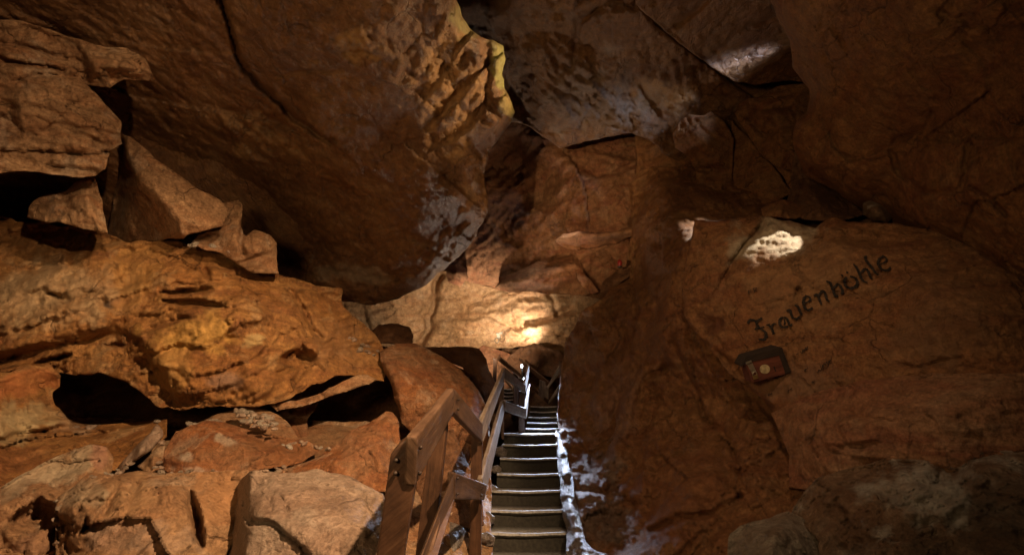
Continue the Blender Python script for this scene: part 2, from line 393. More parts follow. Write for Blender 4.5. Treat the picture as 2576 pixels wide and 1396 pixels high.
    for k in range(1, NR + 1):
        f = k / NR; sk = 1 - shrink * f * f
        rx = cxm + (ux[bv] - cxm) * sk; ry = cym + (uy[bv] - cym) * sk
        rd = d[bv] + thick * f + 0.05 * thick * fbm(np.stack([rx / 60, ry / 60, np.zeros(len(rx)) + k + seed], 1), 3)
        rp = EYE + rd[:, None] * (FWD + ((rx - CX) / F_PX)[:, None] * RGT + ((CY - ry) / F_PX)[:, None] * UPV)
        verts.append(rp); nxt = base + np.arange(len(bv)); base += len(bv)
        a_, b_ = lut[be[:, 0]], lut[be[:, 1]]
        faces += np.stack([prev[b_], prev[a_], nxt[a_], nxt[b_]], 1).tolist(); prev = nxt
    verts.append(verts[-1].mean(0)[None]); a_, b_ = lut[be[:, 0]], lut[be[:, 1]]
    faces += [[int(prev[j]), int(prev[i]), base] for i, j in zip(a_, b_)]
    me = bpy.data.meshes.new(name); me.from_pydata(np.concatenate(verts).tolist(), [], faces); me.validate()
    if True:
        ca = me.color_attributes.new('stain_and_light', 'FLOAT_COLOR', 'POINT'); al_ = np.zeros((len(me.vertices), 4)); al_[:len(stc)] = stc
        ca.data.foreach_set('color', al_.ravel().astype(np.float32))
    me.polygons.foreach_set('use_smooth', np.ones(len(me.polygons), bool)); me.materials.append(mat); me.update()
    o = bpy.data.objects.new(name, me); COL.objects.link(o); o.parent = parent
    if kind: tag(o, kind=kind, label=label)
    else: tag(o, label, cat or 'rock', group)
    gd = np.full(sh[0] * sh[1], np.nan); gd[uf] = d
    SURF[key or name + str(len(SURF))] = (x0, y0, step, gd.reshape(sh))
    return o

def surf_d(key, x, y):
    x0, y0, st, g = SURF[key]; i = int(round((y - y0) / st)); j = int(round((x - x0) / st))
    w = g[max(0, i - 1):i + 2, max(0, j - 1):j + 2]; return float(np.nanmin(w))

def no_stain(me):
    ca = me.color_attributes.new('stain_and_light', 'FLOAT_COLOR', 'POINT'); ca.data.foreach_set('color', np.zeros(len(me.vertices) * 4, np.float32))

# ==================================================================== THE CAVE: bedrock (setting)
ST = dict(kind='structure', shrink=0.0, thick=0.6)
# the closed chamber round everything
def chamber():
    import bmesh
    bm = bmesh.new(); bmesh.ops.create_icosphere(bm, subdivisions=5, radius=1.0)
    pts = np.array([v.co[:] for v in bm.verts]); n = fbm(pts * 2.2, 4)
    for v, k in zip(bm.verts, n):
        s = 1 + 0.12 * k; v.co = Vector((v.co.x * 8.5 * s + 0.3, v.co.y * 12.5 * s + 6.5, v.co.z * 6.0 * s + 3.0))
    me = bpy.data.meshes.new('cave_chamber'); bm.to_mesh(me); bm.free(); me.materials.append(DRK); no_stain(me)
    for f in me.polygons: f.use_smooth = True
    o = bpy.data.objects.new('cave_wall', me); COL.objects.link(o); tag(o, kind='structure')
chamber()

# great hanging slab of the left ceiling with its overhanging snout
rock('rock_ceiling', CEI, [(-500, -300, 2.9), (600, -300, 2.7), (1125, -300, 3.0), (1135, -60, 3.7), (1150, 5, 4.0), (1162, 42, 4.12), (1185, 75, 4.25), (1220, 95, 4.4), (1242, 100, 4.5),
    (1265, 118, 4.62), (1272, 150, 4.72), (1262, 190, 4.85), (1270, 225, 4.98), (1290, 260, 5.1), (1297, 283, 5.2), (1285, 310, 5.25), (1268, 330, 5.3), (1250, 358, 5.4), (1235, 375, 5.45), (1228, 400, 5.5),
    (1218, 440, 5.65), (1226, 490, 5.85), (1228, 520, 5.95), (1215, 560, 6.1), (1200, 590, 6.25), (1170, 630, 6.45), (1140, 660, 6.6), (1090, 700, 6.85), (1040, 735, 7.0), (1000, 752, 7.05),
    (940, 765, 7.0), (870, 760, 6.8), (800, 735, 6.9), (700, 720, 6.9), (600, 690, 7.0), (500, 650, 6.9), (300, 620, 6.6), (0, 580, 6.3), (-500, 500, 5.6)],
    pts=[(0, 60, 4.0), (300, 250, 4.95), (200, 100, 4.2), (600, 200, 4.3), (900, 60, 3.55), (750, 200, 4.25), (1000, 330, 4.8), (400, 420, 6.3), (650, 420, 5.8), (620, 530, 6.9), (850, 620, 6.5), (720, 650, 7.2), (950, 680, 6.7), (1060, 600, 6.1), (900, 480, 5.6)],
    cre=[[(1100, 30, 3.85), (1078, 130, 4.1), (1058, 260, 4.5), (1068, 380, 4.95), (1075, 460, 5.3), (1060, 560, 5.8), (980, 690, 6.7)]],
    feats=[('crack', [(545, -30), (560, 15), (575, 60), (600, 150), (640, 200), (690, 250), (740, 300), (790, 335), (830, 355)], 6, 0.16),
           ('step', [(560, 0), (575, 60), (600, 150), (690, 250), (830, 355)], 90, 0.14),
           ('pit', (915, 95), 45, 30, 30, -0.07), ('pit', (900, 140), 38, 26, 20, 0.10), ('pit', (650, 345), 110, 50, 25, -0.12), ('pit', (985, 35), 28, 22, 60, -0.06),
           ('step', [(1180, 95), (1150, 130), (1120, 190), (1080, 240)], 30, 0.10), ('step', [(1250, 150), (1200, 190), (1170, 240), (1110, 300)], 36, 0.12), ('step', [(1270, 240), (1220, 270), (1180, 330), (1090, 380)], 36, 0.10), ('crack', [(1225, 110), (1232, 180), (1225, 240), (1250, 290)], 10, 0.10),
           ('rough', (1170, 220), 130, 190, -55, 0.14, 80, 40), ('rough', (1120, 610), 150, 60, -50, 0.14, 60, 14), ('rough', (880, 690), 160, 40, 5, 0.14, 50, 16), ('rough', (640, 340), 140, 80, 30, 0.14, 60, 22), ('rough', (910, 110), 70, 60, 40, 0.12, 40, 20),
           ('pit', (1165, 150), 34, 18, -50, 0.08, 1.2), ('pit', (1200, 235), 44, 16, -40, 0.08, 1.2), ('pit', (430, 300), 14, 40, -30, -0.04), ('pit', (1000, 610), 60, 30, -20, 0.10), ('pit', (900, 690), 60, 16, 0, 0.10), ('pit', (1000, 690), 60, 20, -20, 0.10),
           ('crack', [(690, 420), (700, 480), (715, 520)], 4, 0.04), ('crack', [(760, 505), (765, 550)], 4, 0.04), ('crack', [(700, 190), (760, 185), (860, 178)], 5, 0.05)],
    stains_and_light=[((1130, 230), 75, 150, 0, (0.44, 0.24, 0.09), 0.8), ((1258, 160), 26, 75, -12, (0.33, 0.32, 0.10), 0.9), ((1282, 275), 20, 40, -20, (0.42, 0.34, 0.10), 0.9), ((1165, 60), 30, 60, -25, (0.38, 0.34, 0.12), 0.85), ((900, 120), 50, 40, 30, (0.40, 0.22, 0.08), 0.7), ((650, 340), 110, 45, 25, (0.36, 0.21, 0.09), 0.6), ((900, 690), 120, 24, 5, (0.36, 0.28, 0.2), 0.6)],  # orange, tan and whitish patches paint in lamplight; the greens are moss
    soft=4, amp=0.08, wl=0.9, chip=0.08, csz=0.6, ang=35, aniso=2, bed=0.03, bth=0.3, fine=0.014, rnd=0.22, rpx=46, rough=5, **ST)

# far ceiling between the snout and the right-hand overhang
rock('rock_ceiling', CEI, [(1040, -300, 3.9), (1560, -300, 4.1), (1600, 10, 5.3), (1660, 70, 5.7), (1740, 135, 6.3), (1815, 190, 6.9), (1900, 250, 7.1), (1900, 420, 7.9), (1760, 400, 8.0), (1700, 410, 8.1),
    (1665, 385, 7.8), (1655, 368, 7.7), (1620, 345, 7.55), (1590, 335, 7.5), (1500, 350, 7.5), (1440, 366, 7.6), (1405, 375, 7.6), (1385, 355, 7.5), (1345, 330, 7.3), (1310, 310, 7.1), (1280, 308, 7.0), (1200, 300, 6.9), (1080, 250, 6.6), (1050, 0, 5.0)],
    pts=[(1300, 60, 5.6), (1400, 200, 6.3), (1500, 260, 6.8), (1560, 140, 6.2), (1300, 250, 6.9), (1640, 260, 7.2)],
    feats=[('pit', (1320, 90), 60, 100, 20, 0.22, 1.3), ('pit', (1300, 220), 70, 100, 0, 0.2, 1.3), ('rough', (1450, 210), 170, 110, 40, 0.22, 90, 40), ('rough', (1560, 290), 150, 60, 10, 0.2, 50, 26),
           ('crack', [(1440, 170), (1455, 60), (1500, 25), (1560, 12), (1600, 20)], 8, 0.12), ('crack', [(1600, 200), (1640, 260), (1660, 300)], 7, 0.08), ('pit', (1690, 220), 90, 60, 10, -0.12, 1.2)], stains_and_light=[((1670, 235), 85, 45, 0, (0.36, 0.19, 0.07), 0.8), ((1500, 250), 130, 100, 30, (0.27, 0.20, 0.15), 0.6), ((1200, 80), 100, 120, 0, (0.13, 0.07, 0.035), 0.7)],  # grey patch paints in the lamp sheen; the ochre one is rock colour
    soft=4, amp=0.10, wl=0.7, chip=0.11, csz=0.5, ang=40, aniso=2.2, fine=0.016, rnd=0.12, rpx=16, **ST)
# plate above the long fissure, upper right
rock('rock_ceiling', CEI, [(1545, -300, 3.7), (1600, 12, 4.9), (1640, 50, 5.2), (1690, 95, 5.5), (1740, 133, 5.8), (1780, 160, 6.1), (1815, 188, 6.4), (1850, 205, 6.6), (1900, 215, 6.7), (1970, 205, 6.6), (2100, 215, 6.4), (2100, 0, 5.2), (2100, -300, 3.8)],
    pts=[(1750, 0, 5.0), (1900, 60, 5.5), (1850, 150, 6.15)], feats=[('crack', [(1700, 70), (1760, 20), (1800, -20)], 7, 0.08), ('crack', [(1800, 130), (1860, 80), (1950, 40)], 7, 0.07)],
    soft=3, amp=0.05, wl=0.5, chip=0.05, csz=0.4, ang=-45, aniso=1.8, frac=0.02, **ST)
# plate behind the wedge of blocks on the right
rock('rock_wall', RWL, [(1600, 140, 7.9), (2150, 140, 7.2), (2200, 620, 7.0), (1900, 700, 7.4), (1560, 760, 8.6), (1600, 500, 8.8)], pts=[(1800, 400, 7.8)],
    soft=3, amp=0.1, wl=0.6, chip=0.08, **ST)
# reddish wall under the far ceiling
rock('rock_wall', RED, [(1060, 300, 9.2), (1280, 290, 9.3), (1700, 300, 9.2), (1740, 560, 8.7), (1640, 600, 8.5), (1620, 720, 8.6), (1560, 775, 9.2), (1505, 752, 9.5), (1440, 736, 9.8), (1350, 722, 10.0), (1260, 728, 10.2), (1180, 708, 10.2), (1140, 690, 10.2), (1105, 676, 10.2), (1040, 720, 10.2), (960, 740, 10.2), (960, 500, 9.6)],
    pts=[(1310, 440, 9.7), (1420, 420, 9.0), (1540, 420, 8.7), (1300, 600, 9.4), (1420, 560, 9.1), (1560, 520, 8.5), (1200, 680, 9.8), (1640, 450, 8.7)],
    feats=[('pit', (1285, 410), 80, 60, -50, 0.35, 1.0), ('pit', (1345, 470), 60, 90, 40, 0.3, 1.0), ('rough', (1350, 600), 200, 150, -40, 0.14, 70, 26), ('pit', (1470, 510), 30, 40, 30, 0.2), ('crack', [(1425, 380), (1450, 410), (1500, 440), (1560, 430), (1620, 400)], 7, 0.12),
           ('pit', (1540, 385), 70, 26, 10, 0.06), ('pit', (1550, 400), 60, 10, 10, -0.12), ('step', [(1450, 420), (1470, 470), (1476, 530)], 50, -0.35), ('step', [(1665, 380), (1690, 450), (1640, 560)], 50, 0.25), ('pit', (1270, 590), 26, 22, 30, 0.22), ('pit', (1300, 610), 18, 14, 30, 0.2),
           ('crack', [(1240, 600), (1232, 650), (1238, 690)], 4, 0.08), ('crack', [(1590, 560), (1596, 620), (1600, 690)], 8, 0.2), ('pit', (1520, 680), 50, 40, -40, 0.3)],
    soft=2, amp=0.09, wl=0.7, chip=0.12, csz=0.6, ang=-40, aniso=1.8, bed=0.09, bth=0.3, frac=0.02, fine=0.02, **ST)
# bright wall at the back of the cave
rock('rock_wall', BCK, [(640, 640, 10.6), (760, 680, 11.0), (900, 720, 11.3), (1000, 735, 11.4), (1090, 690, 11.3), (1110, 670, 11.2), (1140, 690, 11.2), (1260, 730, 11.3), (1350, 725, 11.3), (1440, 740, 11.2), (1520, 740, 11.0), (1560, 900, 10.6), (1440, 920, 10.9),
    (1395, 880, 11.0), (1350, 865, 10.9), (1320, 872, 11.0), (1240, 878, 11.2), (1140, 876, 11.3), (1060, 870, 11.3), (930, 900, 11.3), (700, 860, 11.0)],
    pts=[(1000, 780, 11.2), (1180, 760, 11.25), (1300, 790, 11.0), (1200, 830, 10.9), (1420, 800, 10.9), (1330, 840, 10.8), (1080, 800, 11.5), (1400, 840, 10.8)],
    feats=[('crack', [(1112, 690), (1095, 720), (1090, 770), (1075, 800), (1080, 830), (1060, 862)], 8, 0.35), ('step', [(1440, 792), (1370, 812), (1300, 835), (1230, 800), (1150, 806)], 40, 0.16), ('step', [(1440, 850), (1370, 842), (1310, 862)], 24, 0.16), ('crack', [(1330, 810), (1380, 800), (1430, 780)], 10, 0.25),
           ('pit', (1420, 780), 30, 12, -30, 0.15), ('pit', (1415, 850), 18, 10, 0, 0.1), ('pit', (1165, 840), 9, 7, 0, 0.08), ('pit', (1210, 828), 8, 6, 0, 0.08), ('crack', [(1380, 740), (1395, 760), (1400, 790)], 4, 0.12)],
    soft=2, amp=0.06, wl=0.6, chip=0.08, csz=0.5, ang=-15, step=4, bed=0.05, bth=0.3, frac=0.015, fine=0.02, **ST)
# dark recess under it, behind the railings
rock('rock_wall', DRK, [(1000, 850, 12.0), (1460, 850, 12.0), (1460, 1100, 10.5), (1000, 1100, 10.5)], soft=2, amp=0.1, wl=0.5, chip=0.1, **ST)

# right-hand overhang
rock('rock_ceiling', RWL, [(1890, -300, 3.4), (1935, 0, 4.0), (1962, 60, 4.15), (1983, 100, 4.3), (1994, 140, 4.4), (1997, 170, 4.45), (2012, 195, 4.5), (2032, 225, 4.55), (2036, 250, 4.6), (2028, 280, 4.65), (2008, 302, 4.7), (1998, 330, 4.75), (1997, 372, 4.85),
    (2010, 405, 4.95), (2022, 435, 5.0), (2050, 450, 5.0), (2110, 488, 4.9), (2165, 522, 4.75), (2230, 552, 4.5), (2300, 590, 4.25), (2400, 640, 3.9), (2480, 690, 3.6), (2576, 770, 3.25), (2950, 900, 2.5), (2950, -300, 1.8)],
    pts=[(2060, 340, 4.5), (2110, 400, 4.35), (2250, 420, 3.95), (2380, 250, 3.2), (2450, 500, 3.15), (2180, 150, 3.45), (2150, 470, 4.45), (2300, 560, 3.95), (2060, 120, 3.85), (2090, 230, 4.0), (2576, 600, 2.9)],
    feats=[('crack', [(2260, 430), (2240, 380), (2270, 350), (2330, 330), (2350, 290)], 9, 0.07), ('crack', [(2255, 430), (2300, 470), (2350, 490), (2420, 480), (2440, 350)], 8, 0.06), ('pit', (2180, 560), 60, 30, 30, 0.12),
           ('crack', [(2440, 470), (2500, 510), (2530, 540)], 7, 0.06), ('pit', (2370, 35), 16, 14, 0, 0.06), ('pit', (2120, 400), 60, 16, 20, 0.05), ('pit', (2200, 330), 60, 40, 30, -0.06)],
    soft=5, amp=0.06, wl=0.8, chip=0.09, csz=0.6, ang=30, aniso=1.8, fine=0.014, rnd=0.22, rpx=34, rough=5, **ST)
rock('rock_wall', DRK, [(2000, 380, 6.0), (2700, 600, 4.4), (2700, 1000, 4.0), (1950, 700, 5.8)], soft=2, amp=0.08, **ST)

# stair wall on the right
rock('rock_wall', RWL, [(1590, 560, 8.1), (1580, 470, 8.5), (1640, 420, 8.3), (1800, 420, 7.7), (1960, 480, 6.9), (2020, 600, 5.4), (2000, 900, 4.7), (2100, 1000, 4.0), (2576, 1050, 2.9), (2950, 1050, 2.4), (2950, 1560, 1.75), (2100, 1560, 2.3), (1700, 1560, 2.9), (1470, 1560, 3.9), (1452, 1396, 4.35), (1440, 1320, 4.75),
    (1430, 1250, 5.15), (1420, 1180, 5.6), (1416, 1130, 6.0), (1406, 1085, 6.5), (1400, 1045, 7.0), (1405, 1000, 7.5), (1410, 960, 7.9), (1418, 900, 8.2), (1424, 862, 8.2), (1446, 820, 8.2),
    (1458, 790, 8.1), (1480, 772, 8.0), (1520, 748, 7.9), (1540, 722, 7.85), (1560, 716, 7.8), (1583, 700, 7.75), (1590, 640, 7.7)],
    pts=[(1560, 860, 6.9), (1500, 950, 7.2), (1600, 980, 6.1), (1600, 1100, 5.5), (1650, 1250, 4.4), (1560, 1396, 4.0), (1760, 1100, 4.7), (1850, 1220, 3.7), (2100, 1150, 3.4), (1480, 1100, 6.3), (1800, 1396, 3.1), (2300, 1200, 2.8), (1690, 800, 5.4), (1700, 690, 5.5), (1730, 620, 5.6), (1640, 740, 6.4), (1760, 900, 4.95), (1720, 960, 5.5), (1690, 1000, 5.6), (1900, 1060, 4.3)],
    cre=[[(1600, 600, 7.8), (1620, 700, 7.2), (1650, 770, 6.3), (1620, 870, 6.3)]],
    feats=[('crack', [(1600, 930), (1560, 1000), (1540, 1060), (1520, 1140)], 12, 0.14), ('pit', (1580, 1000), 26, 110, 10, -0.14), ('pit', (1505, 990), 16, 70, 5, -0.12), ('pit', (1640, 930), 26, 60, 15, -0.12), ('pit', (1630, 1160), 26, 130, 12, -0.10),
           ('crack', [(1620, 960), (1640, 940), (1680, 925)], 8, 0.14), ('crack', [(1690, 860), (1710, 900), (1740, 960), (1770, 1040), (1830, 1100), (1850, 1150)], 7, 0.12),
           ('crack', [(1600, 600), (1596, 700), (1600, 780)], 5, 0.10), ('step', [(1596, 570), (1592, 680), (1600, 800), (1590, 880)], 60, 0.22), ('step', [(1665, 620), (1660, 720), (1650, 800)], 50, 0.16), ('step', [(1750, 850), (1745, 930), (1770, 1040), (1850, 1140)], 50, 0.12), ('step', [(1610, 930), (1560, 1040), (1540, 1130), (1560, 1240)], 50, 0.16), ('step', [(1660, 1000), (1630, 1090), (1615, 1190)], 40, 0.14), ('crack', [(1520, 800), (1590, 760), (1650, 720)], 5, 0.06), ('pit', (1665, 690), 40, 12, -25, 0.10),
           ('rough', (1500, 1180), 90, 120, 20, 0.09, 26, 60), ('rough', (1540, 1310), 90, 90, -30, 0.11, 30, 30), ('rough', (1600, 1000), 120, 200, 10, 0.12, 36, 110), ('pit', (1545, 1130), 30, 60, 20, -0.16), ('crack', [(1450, 1230), (1520, 1235), (1570, 1210)], 8, 0.12), ('pit', (1500, 1300), 50, 40, 20, -0.10), ('pit', (1560, 1290), 60, 30, -40, 0.12),
           ('pit', (1720, 1230), 130, 120, 0, -0.20, 1.0), ('crack', [(1640, 1330), (1720, 1300), (1800, 1290), (1860, 1250)], 9, 0.12), ('pit', (1900, 1200), 60, 40, 30, -0.10), ('pit', (1910, 1080), 60, 40, 0, -0.10), ('pit', (1550, 850), 60, 50, 0, 0.10)],
    stains_and_light=[((1500, 1190), 60, 110, 20, (0.22, 0.17, 0.14), 0.7), ((1520, 1310), 60, 70, -20, (0.22, 0.17, 0.14), 0.7), ((1540, 1030), 60, 140, 10, (0.27, 0.15, 0.10), 0.6), ((1700, 1250), 160, 130, 0, (0.24, 0.10, 0.045), 0.6), ((2050, 1090), 40, 40, 0, (0.3, 0.24, 0.2), 0.6)],  # grey patches beside the steps paint in the lamp-lit part of the wall
    soft=2, amp=0.09, wl=0.45, chip=0.13, csz=0.5, ang=75, aniso=1.8, fine=0.026, frac=0.06, **ST)
# floor: left slope under the boulders, and the strip under stairs
rock('cave_floor', TAN, [(-500, 980, 5.3), (200, 1050, 5.3), (700, 1060, 5.6), (1000, 1060, 5.8), (1230, 1060, 6.6), (1240, 1396, 4.2), (1240, 1700, 2.6), (-500, 1700, 1.9)],
    pts=[(300, 1200, 3.9), (900, 1250, 3.7), (1130, 1250, 4.4), (1130, 1380, 3.6)], soft=2, amp=0.08, wl=0.5, chip=0.10, csz=0.4, **ST)
rock('rock_wall', ORA, [(-500, 380, 6.4), (500, 380, 7.4), (640, 640, 7.4), (800, 790, 7.4), (900, 862, 7.6), (1050, 880, 8.0), (1240, 960, 8.2), (1240, 1150, 8.0), (900, 1160, 7.9), (-500, 1160, 6.6)], soft=2, amp=0.12, wl=0.5, chip=0.10, **ST)

# ==================================================================== LEFT: the lit rock masses and boulders
B = dict(cat='boulder')
rock('rock_outcrop', ORA, [(-500, 500, 5.1), (-100, 520, 5.2), (0, 540, 5.2), (40, 562, 5.15), (110, 560, 5.15), (170, 572, 5.1), (230, 576, 5.05), (270, 592, 5.05), (330, 606, 5.1), (450, 602, 5.25), (480, 620, 5.3), (540, 634, 5.35), (610, 640, 5.5), (700, 690, 5.7), (790, 714, 5.9),
     (858, 722, 6.1), (866, 770, 6.05), (905, 805, 6.2), (945, 838, 6.3), (962, 875, 6.2), (975, 920, 6.0), (965, 960, 5.7), (900, 945, 5.4), (840, 950, 5.1), (760, 985, 4.8), (690, 1012, 4.55), (640, 1022, 4.45), (590, 1018, 4.4), (520, 1024, 4.4), (450, 1032, 4.4), (405, 1030, 4.4),
     (370, 1000, 4.45), (310, 960, 4.5), (250, 935, 4.5), (190, 945, 4.5), (140, 940, 4.5), (100, 925, 4.45), (0, 940, 4.3), (-500, 980, 3.8)],
    pts=[(100, 700, 4.75), (250, 780, 4.55), (450, 760, 4.7), (600, 700, 5.2), (600, 880, 4.45), (700, 800, 4.95), (150, 850, 4.5), (780, 850, 5.2), (850, 880, 5.5), (300, 860, 4.75), (330, 905, 4.55), (640, 960, 4.35)],
    cre=[[(-100, 900, 4.35), (60, 870, 4.35), (170, 838, 4.4), (260, 818, 4.5), (300, 816, 4.65)], [(-100, 925, 4.6), (60, 893, 4.65), (180, 862, 4.65), (280, 835, 4.75)], [(370, 855, 4.45), (430, 820, 4.45), (520, 790, 4.45), (600, 800, 4.45)], [(380, 880, 4.3), (450, 965, 4.25), (500, 990, 4.25)], [(370, 905, 4.55), (410, 985, 4.5)]],
    feats=[('pit', (470, 732), 70, 9, -3, 0.28, 0.4), ('pit', (490, 763), 85, 11, 5, 0.35, 0.4), ('pit', (520, 690), 12, 26, -20, 0.12), ('pit', (150, 745), 34, 12, 15, 0.14), ('pit', (225, 735), 22, 4, 5, 0.08), ('crack', [(250, 620), (290, 670), (306, 710)], 3, 0.06),
           ('step', [(600, 700), (612, 745), (645, 760), (660, 780)], 40, -0.08), ('crack', [(730, 730), (760, 775), (790, 830), (810, 850)], 6, 0.14), ('pit', (830, 745), 30, 12, -10, 0.12), ('pit', (740, 900), 36, 20, -10, 0.3, 0.5), ('pit', (770, 895), 24, 22, 30, 0.24, 0.5),
           ('crack', [(840, 850), (800, 890), (760, 930), (740, 960)], 7, 0.10), ('crack', [(700, 940), (780, 905), (860, 880), (950, 870)], 7, 0.10), ('pit', (130, 905), 60, 9, -15, 0.25, 0.5), ('pit', (290, 868), 30, 6, 0, 0.16), ('crack', [(370, 830), (410, 815), (470, 800)], 7, 0.10),
           ('pit', (255, 755), 18, 14, 0, 0.10), ('crack', [(480, 880), (560, 850), (640, 860)], 5, 0.06), ('pit', (600, 960), 60, 24, -20, -0.08), ('pit', (480, 940), 30, 40, -30, -0.06), ('crack', [(690, 790), (680, 850), (660, 900)], 8, 0.06)],
    stains_and_light=[((120, 740), 190, 75, -8, (0.46, 0.33, 0.19), 0.8), ((300, 740), 70, 60, 0, (0.38, 0.24, 0.12), 0.6), ((480, 850), 120, 50, -10, (0.58, 0.34, 0.095), 0.9), ((640, 860), 30, 16, -10, (0.55, 0.42, 0.2), 0.8), ((420, 930), 60, 50, -30, (0.52, 0.29, 0.09), 0.7), ((560, 965), 45, 25, -10, (0.30, 0.20, 0.15), 0.7), ((277, 765), 16, 11, 20, (0.06, 0.05, 0.045), 0.9), ((100, 620), 160, 30, -5, (0.24, 0.13, 0.05), 0.6), ((350, 690), 60, 90, 10, (0.42, 0.23, 0.07), 0.6), ((860, 860), 90, 70, 0, (0.27, 0.14, 0.06), 0.6)],  # rock tints; golden nose brightened, right end dimmed as the floodlight falls
    thick=1.0, shrink=0.05, amp=0.05, wl=0.5, chip=0.08, csz=0.45, ang=-18, aniso=2.6, bed=0.09, bth=0.28, frac=0.06, rough=7, fine=0.014,
    label='wide bright orange rock mass on the left, overhanging the dark hollow', cat='rock outcrop')
# hollow behind the overhang
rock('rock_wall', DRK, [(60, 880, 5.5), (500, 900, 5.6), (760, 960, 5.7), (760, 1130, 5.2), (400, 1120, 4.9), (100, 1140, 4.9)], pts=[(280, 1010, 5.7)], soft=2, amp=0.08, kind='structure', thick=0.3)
rock('rock_outcrop', ORA, [(-500, 960, 3.7), (0, 938, 4.1), (70, 922, 4.25), (130, 918, 4.4), (152, 945, 4.45), (150, 972, 4.45), (134, 985, 4.42), (138, 1020, 4.4), (160, 1042, 4.38), (190, 1068, 4.35), (235, 1082, 4.3), (330, 1075, 4.4), (420, 1055, 4.45), (420, 1100, 4.0), (300, 1180, 3.6), (0, 1240, 3.3), (-500, 1300, 2.8)],
    pts=[(60, 1000, 4.1), (50, 1060, 4.0), (180, 1100, 4.1)], stains_and_light=[((40, 1060), 110, 45, -15, (0.50, 0.40, 0.23), 0.85), ((60, 965), 90, 26, -15, (0.42, 0.15, 0.05), 0.8), ((180, 1060), 50, 30, 0, (0.44, 0.32, 0.22), 0.6)], feats=[('crack', [(0, 1105), (80, 1090), (180, 1075), (250, 1080)], 8, 0.14), ('step', [(0, 1120), (120, 1095), (240, 1085)], 30, 0.12), ('pit', (110, 1085), 10, 8, 0, 0.1)],
    soft=2, amp=0.04, wl=0.4, chip=0.05, ang=-20, bed=0.03, label='pale ochre smooth rock left of the dark hollow at the left edge', cat='rock outcrop')
# upper left blocks
rock('boulder', TAN, [(-500, 20, 3.1), (0, 50, 3.7), (50, 52, 3.72), (110, 72, 3.72), (190, 98, 3.75), (260, 118, 3.75), (322, 124, 3.75), (366, 150, 3.75), (388, 190, 3.8), (376, 206, 3.85), (310, 200, 3.8), (278, 224, 3.85), (225, 216, 3.9), (0, 160, 3.72), (-500, 140, 3.2)],
    pts=[(240, 165, 3.55), (330, 168, 3.55)], feats=[('crack', [(30, 110), (90, 125), (160, 140)], 4, 0.06)], amp=0.04, chip=0.07, csz=0.25, ang=12, bed=0.05, bth=0.10, label='ragged topmost slab of the stacked blocks at the upper left', **B)
rock('boulder', TAN, [(-500, 120, 3.0), (0, 120, 3.6), (40, 112, 3.65), (100, 130, 3.75), (180, 158, 3.85), (196, 188, 3.9), (216, 208, 3.95), (245, 240, 4.0), (285, 285, 4.08), (303, 308, 4.1), (306, 362, 4.12), (280, 378, 4.1), (270, 400, 4.1), (266, 425, 4.1), (240, 442, 4.1), (200, 448, 4.05), (140, 442, 3.95), (60, 430, 3.85), (0, 438, 3.75), (-500, 440, 3.1)],
    pts=[(150, 260, 3.75), (240, 320, 3.85), (120, 380, 3.85), (60, 200, 3.6)], feats=[('step', [(0, 375), (120, 380), (200, 385), (270, 380)], 40, 0.10), ('pit', (20, 310), 42, 60, 0, 0.14), ('crack', [(0, 150), (80, 165), (160, 175)], 5, 0.12), ('crack', [(120, 415), (200, 425), (250, 440)], 4, 0.06), ('crack', [(40, 205), (100, 190), (190, 190)], 5, 0.08), ('crack', [(160, 330), (220, 345), (260, 365)], 6, 0.05)],
    thick=1.0, amp=0.05, wl=0.4, chip=0.07, csz=0.35, ang=12, bed=0.04, bth=0.16, label='big light brown block with a cut right edge at the upper left', **B)
rock('boulder', TAN, [(75, 520, 4.5), (88, 505, 4.5), (130, 485, 4.5), (165, 480, 4.45), (195, 452, 4.5), (236, 446, 4.5), (252, 490, 4.55), (262, 540, 4.5), (271, 588, 4.4), (240, 580, 4.35), (200, 570, 4.3), (150, 562, 4.35), (100, 556, 4.45), (70, 545, 4.55)],
    pts=[(215, 500, 4.3), (150, 520, 4.32)], cre=[[(215, 455, 4.38), (225, 520, 4.28), (250, 575, 4.28)]], feats=[('pit', (165, 505), 22, 26, 20, 0.08)], amp=0.03, chip=0.06, csz=0.2, label='small pointed block wedged under the big block at the upper left', **B)
rock('boulder', TAN, [(310, 338, 4.9), (330, 345, 4.85), (356, 366, 4.8), (395, 402, 4.85), (432, 428, 4.9), (450, 440, 4.95), (500, 475, 5.0), (560, 508, 5.1), (575, 520, 5.15), (572, 545, 5.1), (560, 570, 5.05), (540, 575, 5.0), (470, 592, 4.85), (462, 600, 4.85), (400, 606, 5.2), (300, 606, 5.8), (272, 590, 6.0), (290, 480, 5.9), (300, 430, 5.6), (308, 380, 5.2)],
    pts=[(330, 520, 5.35)], cre=[[(318, 345, 4.8), (318, 385, 4.78), (335, 420, 4.75), (352, 456, 4.72), (380, 456, 4.7), (408, 502, 4.68), (450, 550, 4.66), (464, 590, 4.7)]],
    thick=0.8, amp=0.025, chip=0.03, csz=0.35, soft=1, label='tall tilted slab with a lit right face and shaded left side, upper left', **B)
rock('boulder', TAN, [(560, 510, 5.3), (600, 502, 5.3), (611, 512, 5.3), (606, 570, 5.2), (615, 600, 5.15), (640, 580, 5.25), (680, 590, 5.3), (697, 612, 5.35), (693, 650, 5.3), (702, 690, 5.3), (640, 690, 5.15), (560, 640, 5.05), (480, 618, 4.95), (500, 590, 5.05), (545, 575, 5.15)],
    pts=[(650, 625, 5.05), (590, 610, 5.0)], feats=[('pit', (515, 600), 36, 14, -8, 0.2, 0.5), ('pit', (640, 650), 50, 10, -15, 0.10), ('crack', [(610, 560), (605, 610), (612, 640)], 6, 0.1)], amp=0.03, chip=0.06, csz=0.25, label='broken light brown lump beside the ceiling slab, right of the tilted slab', **B)

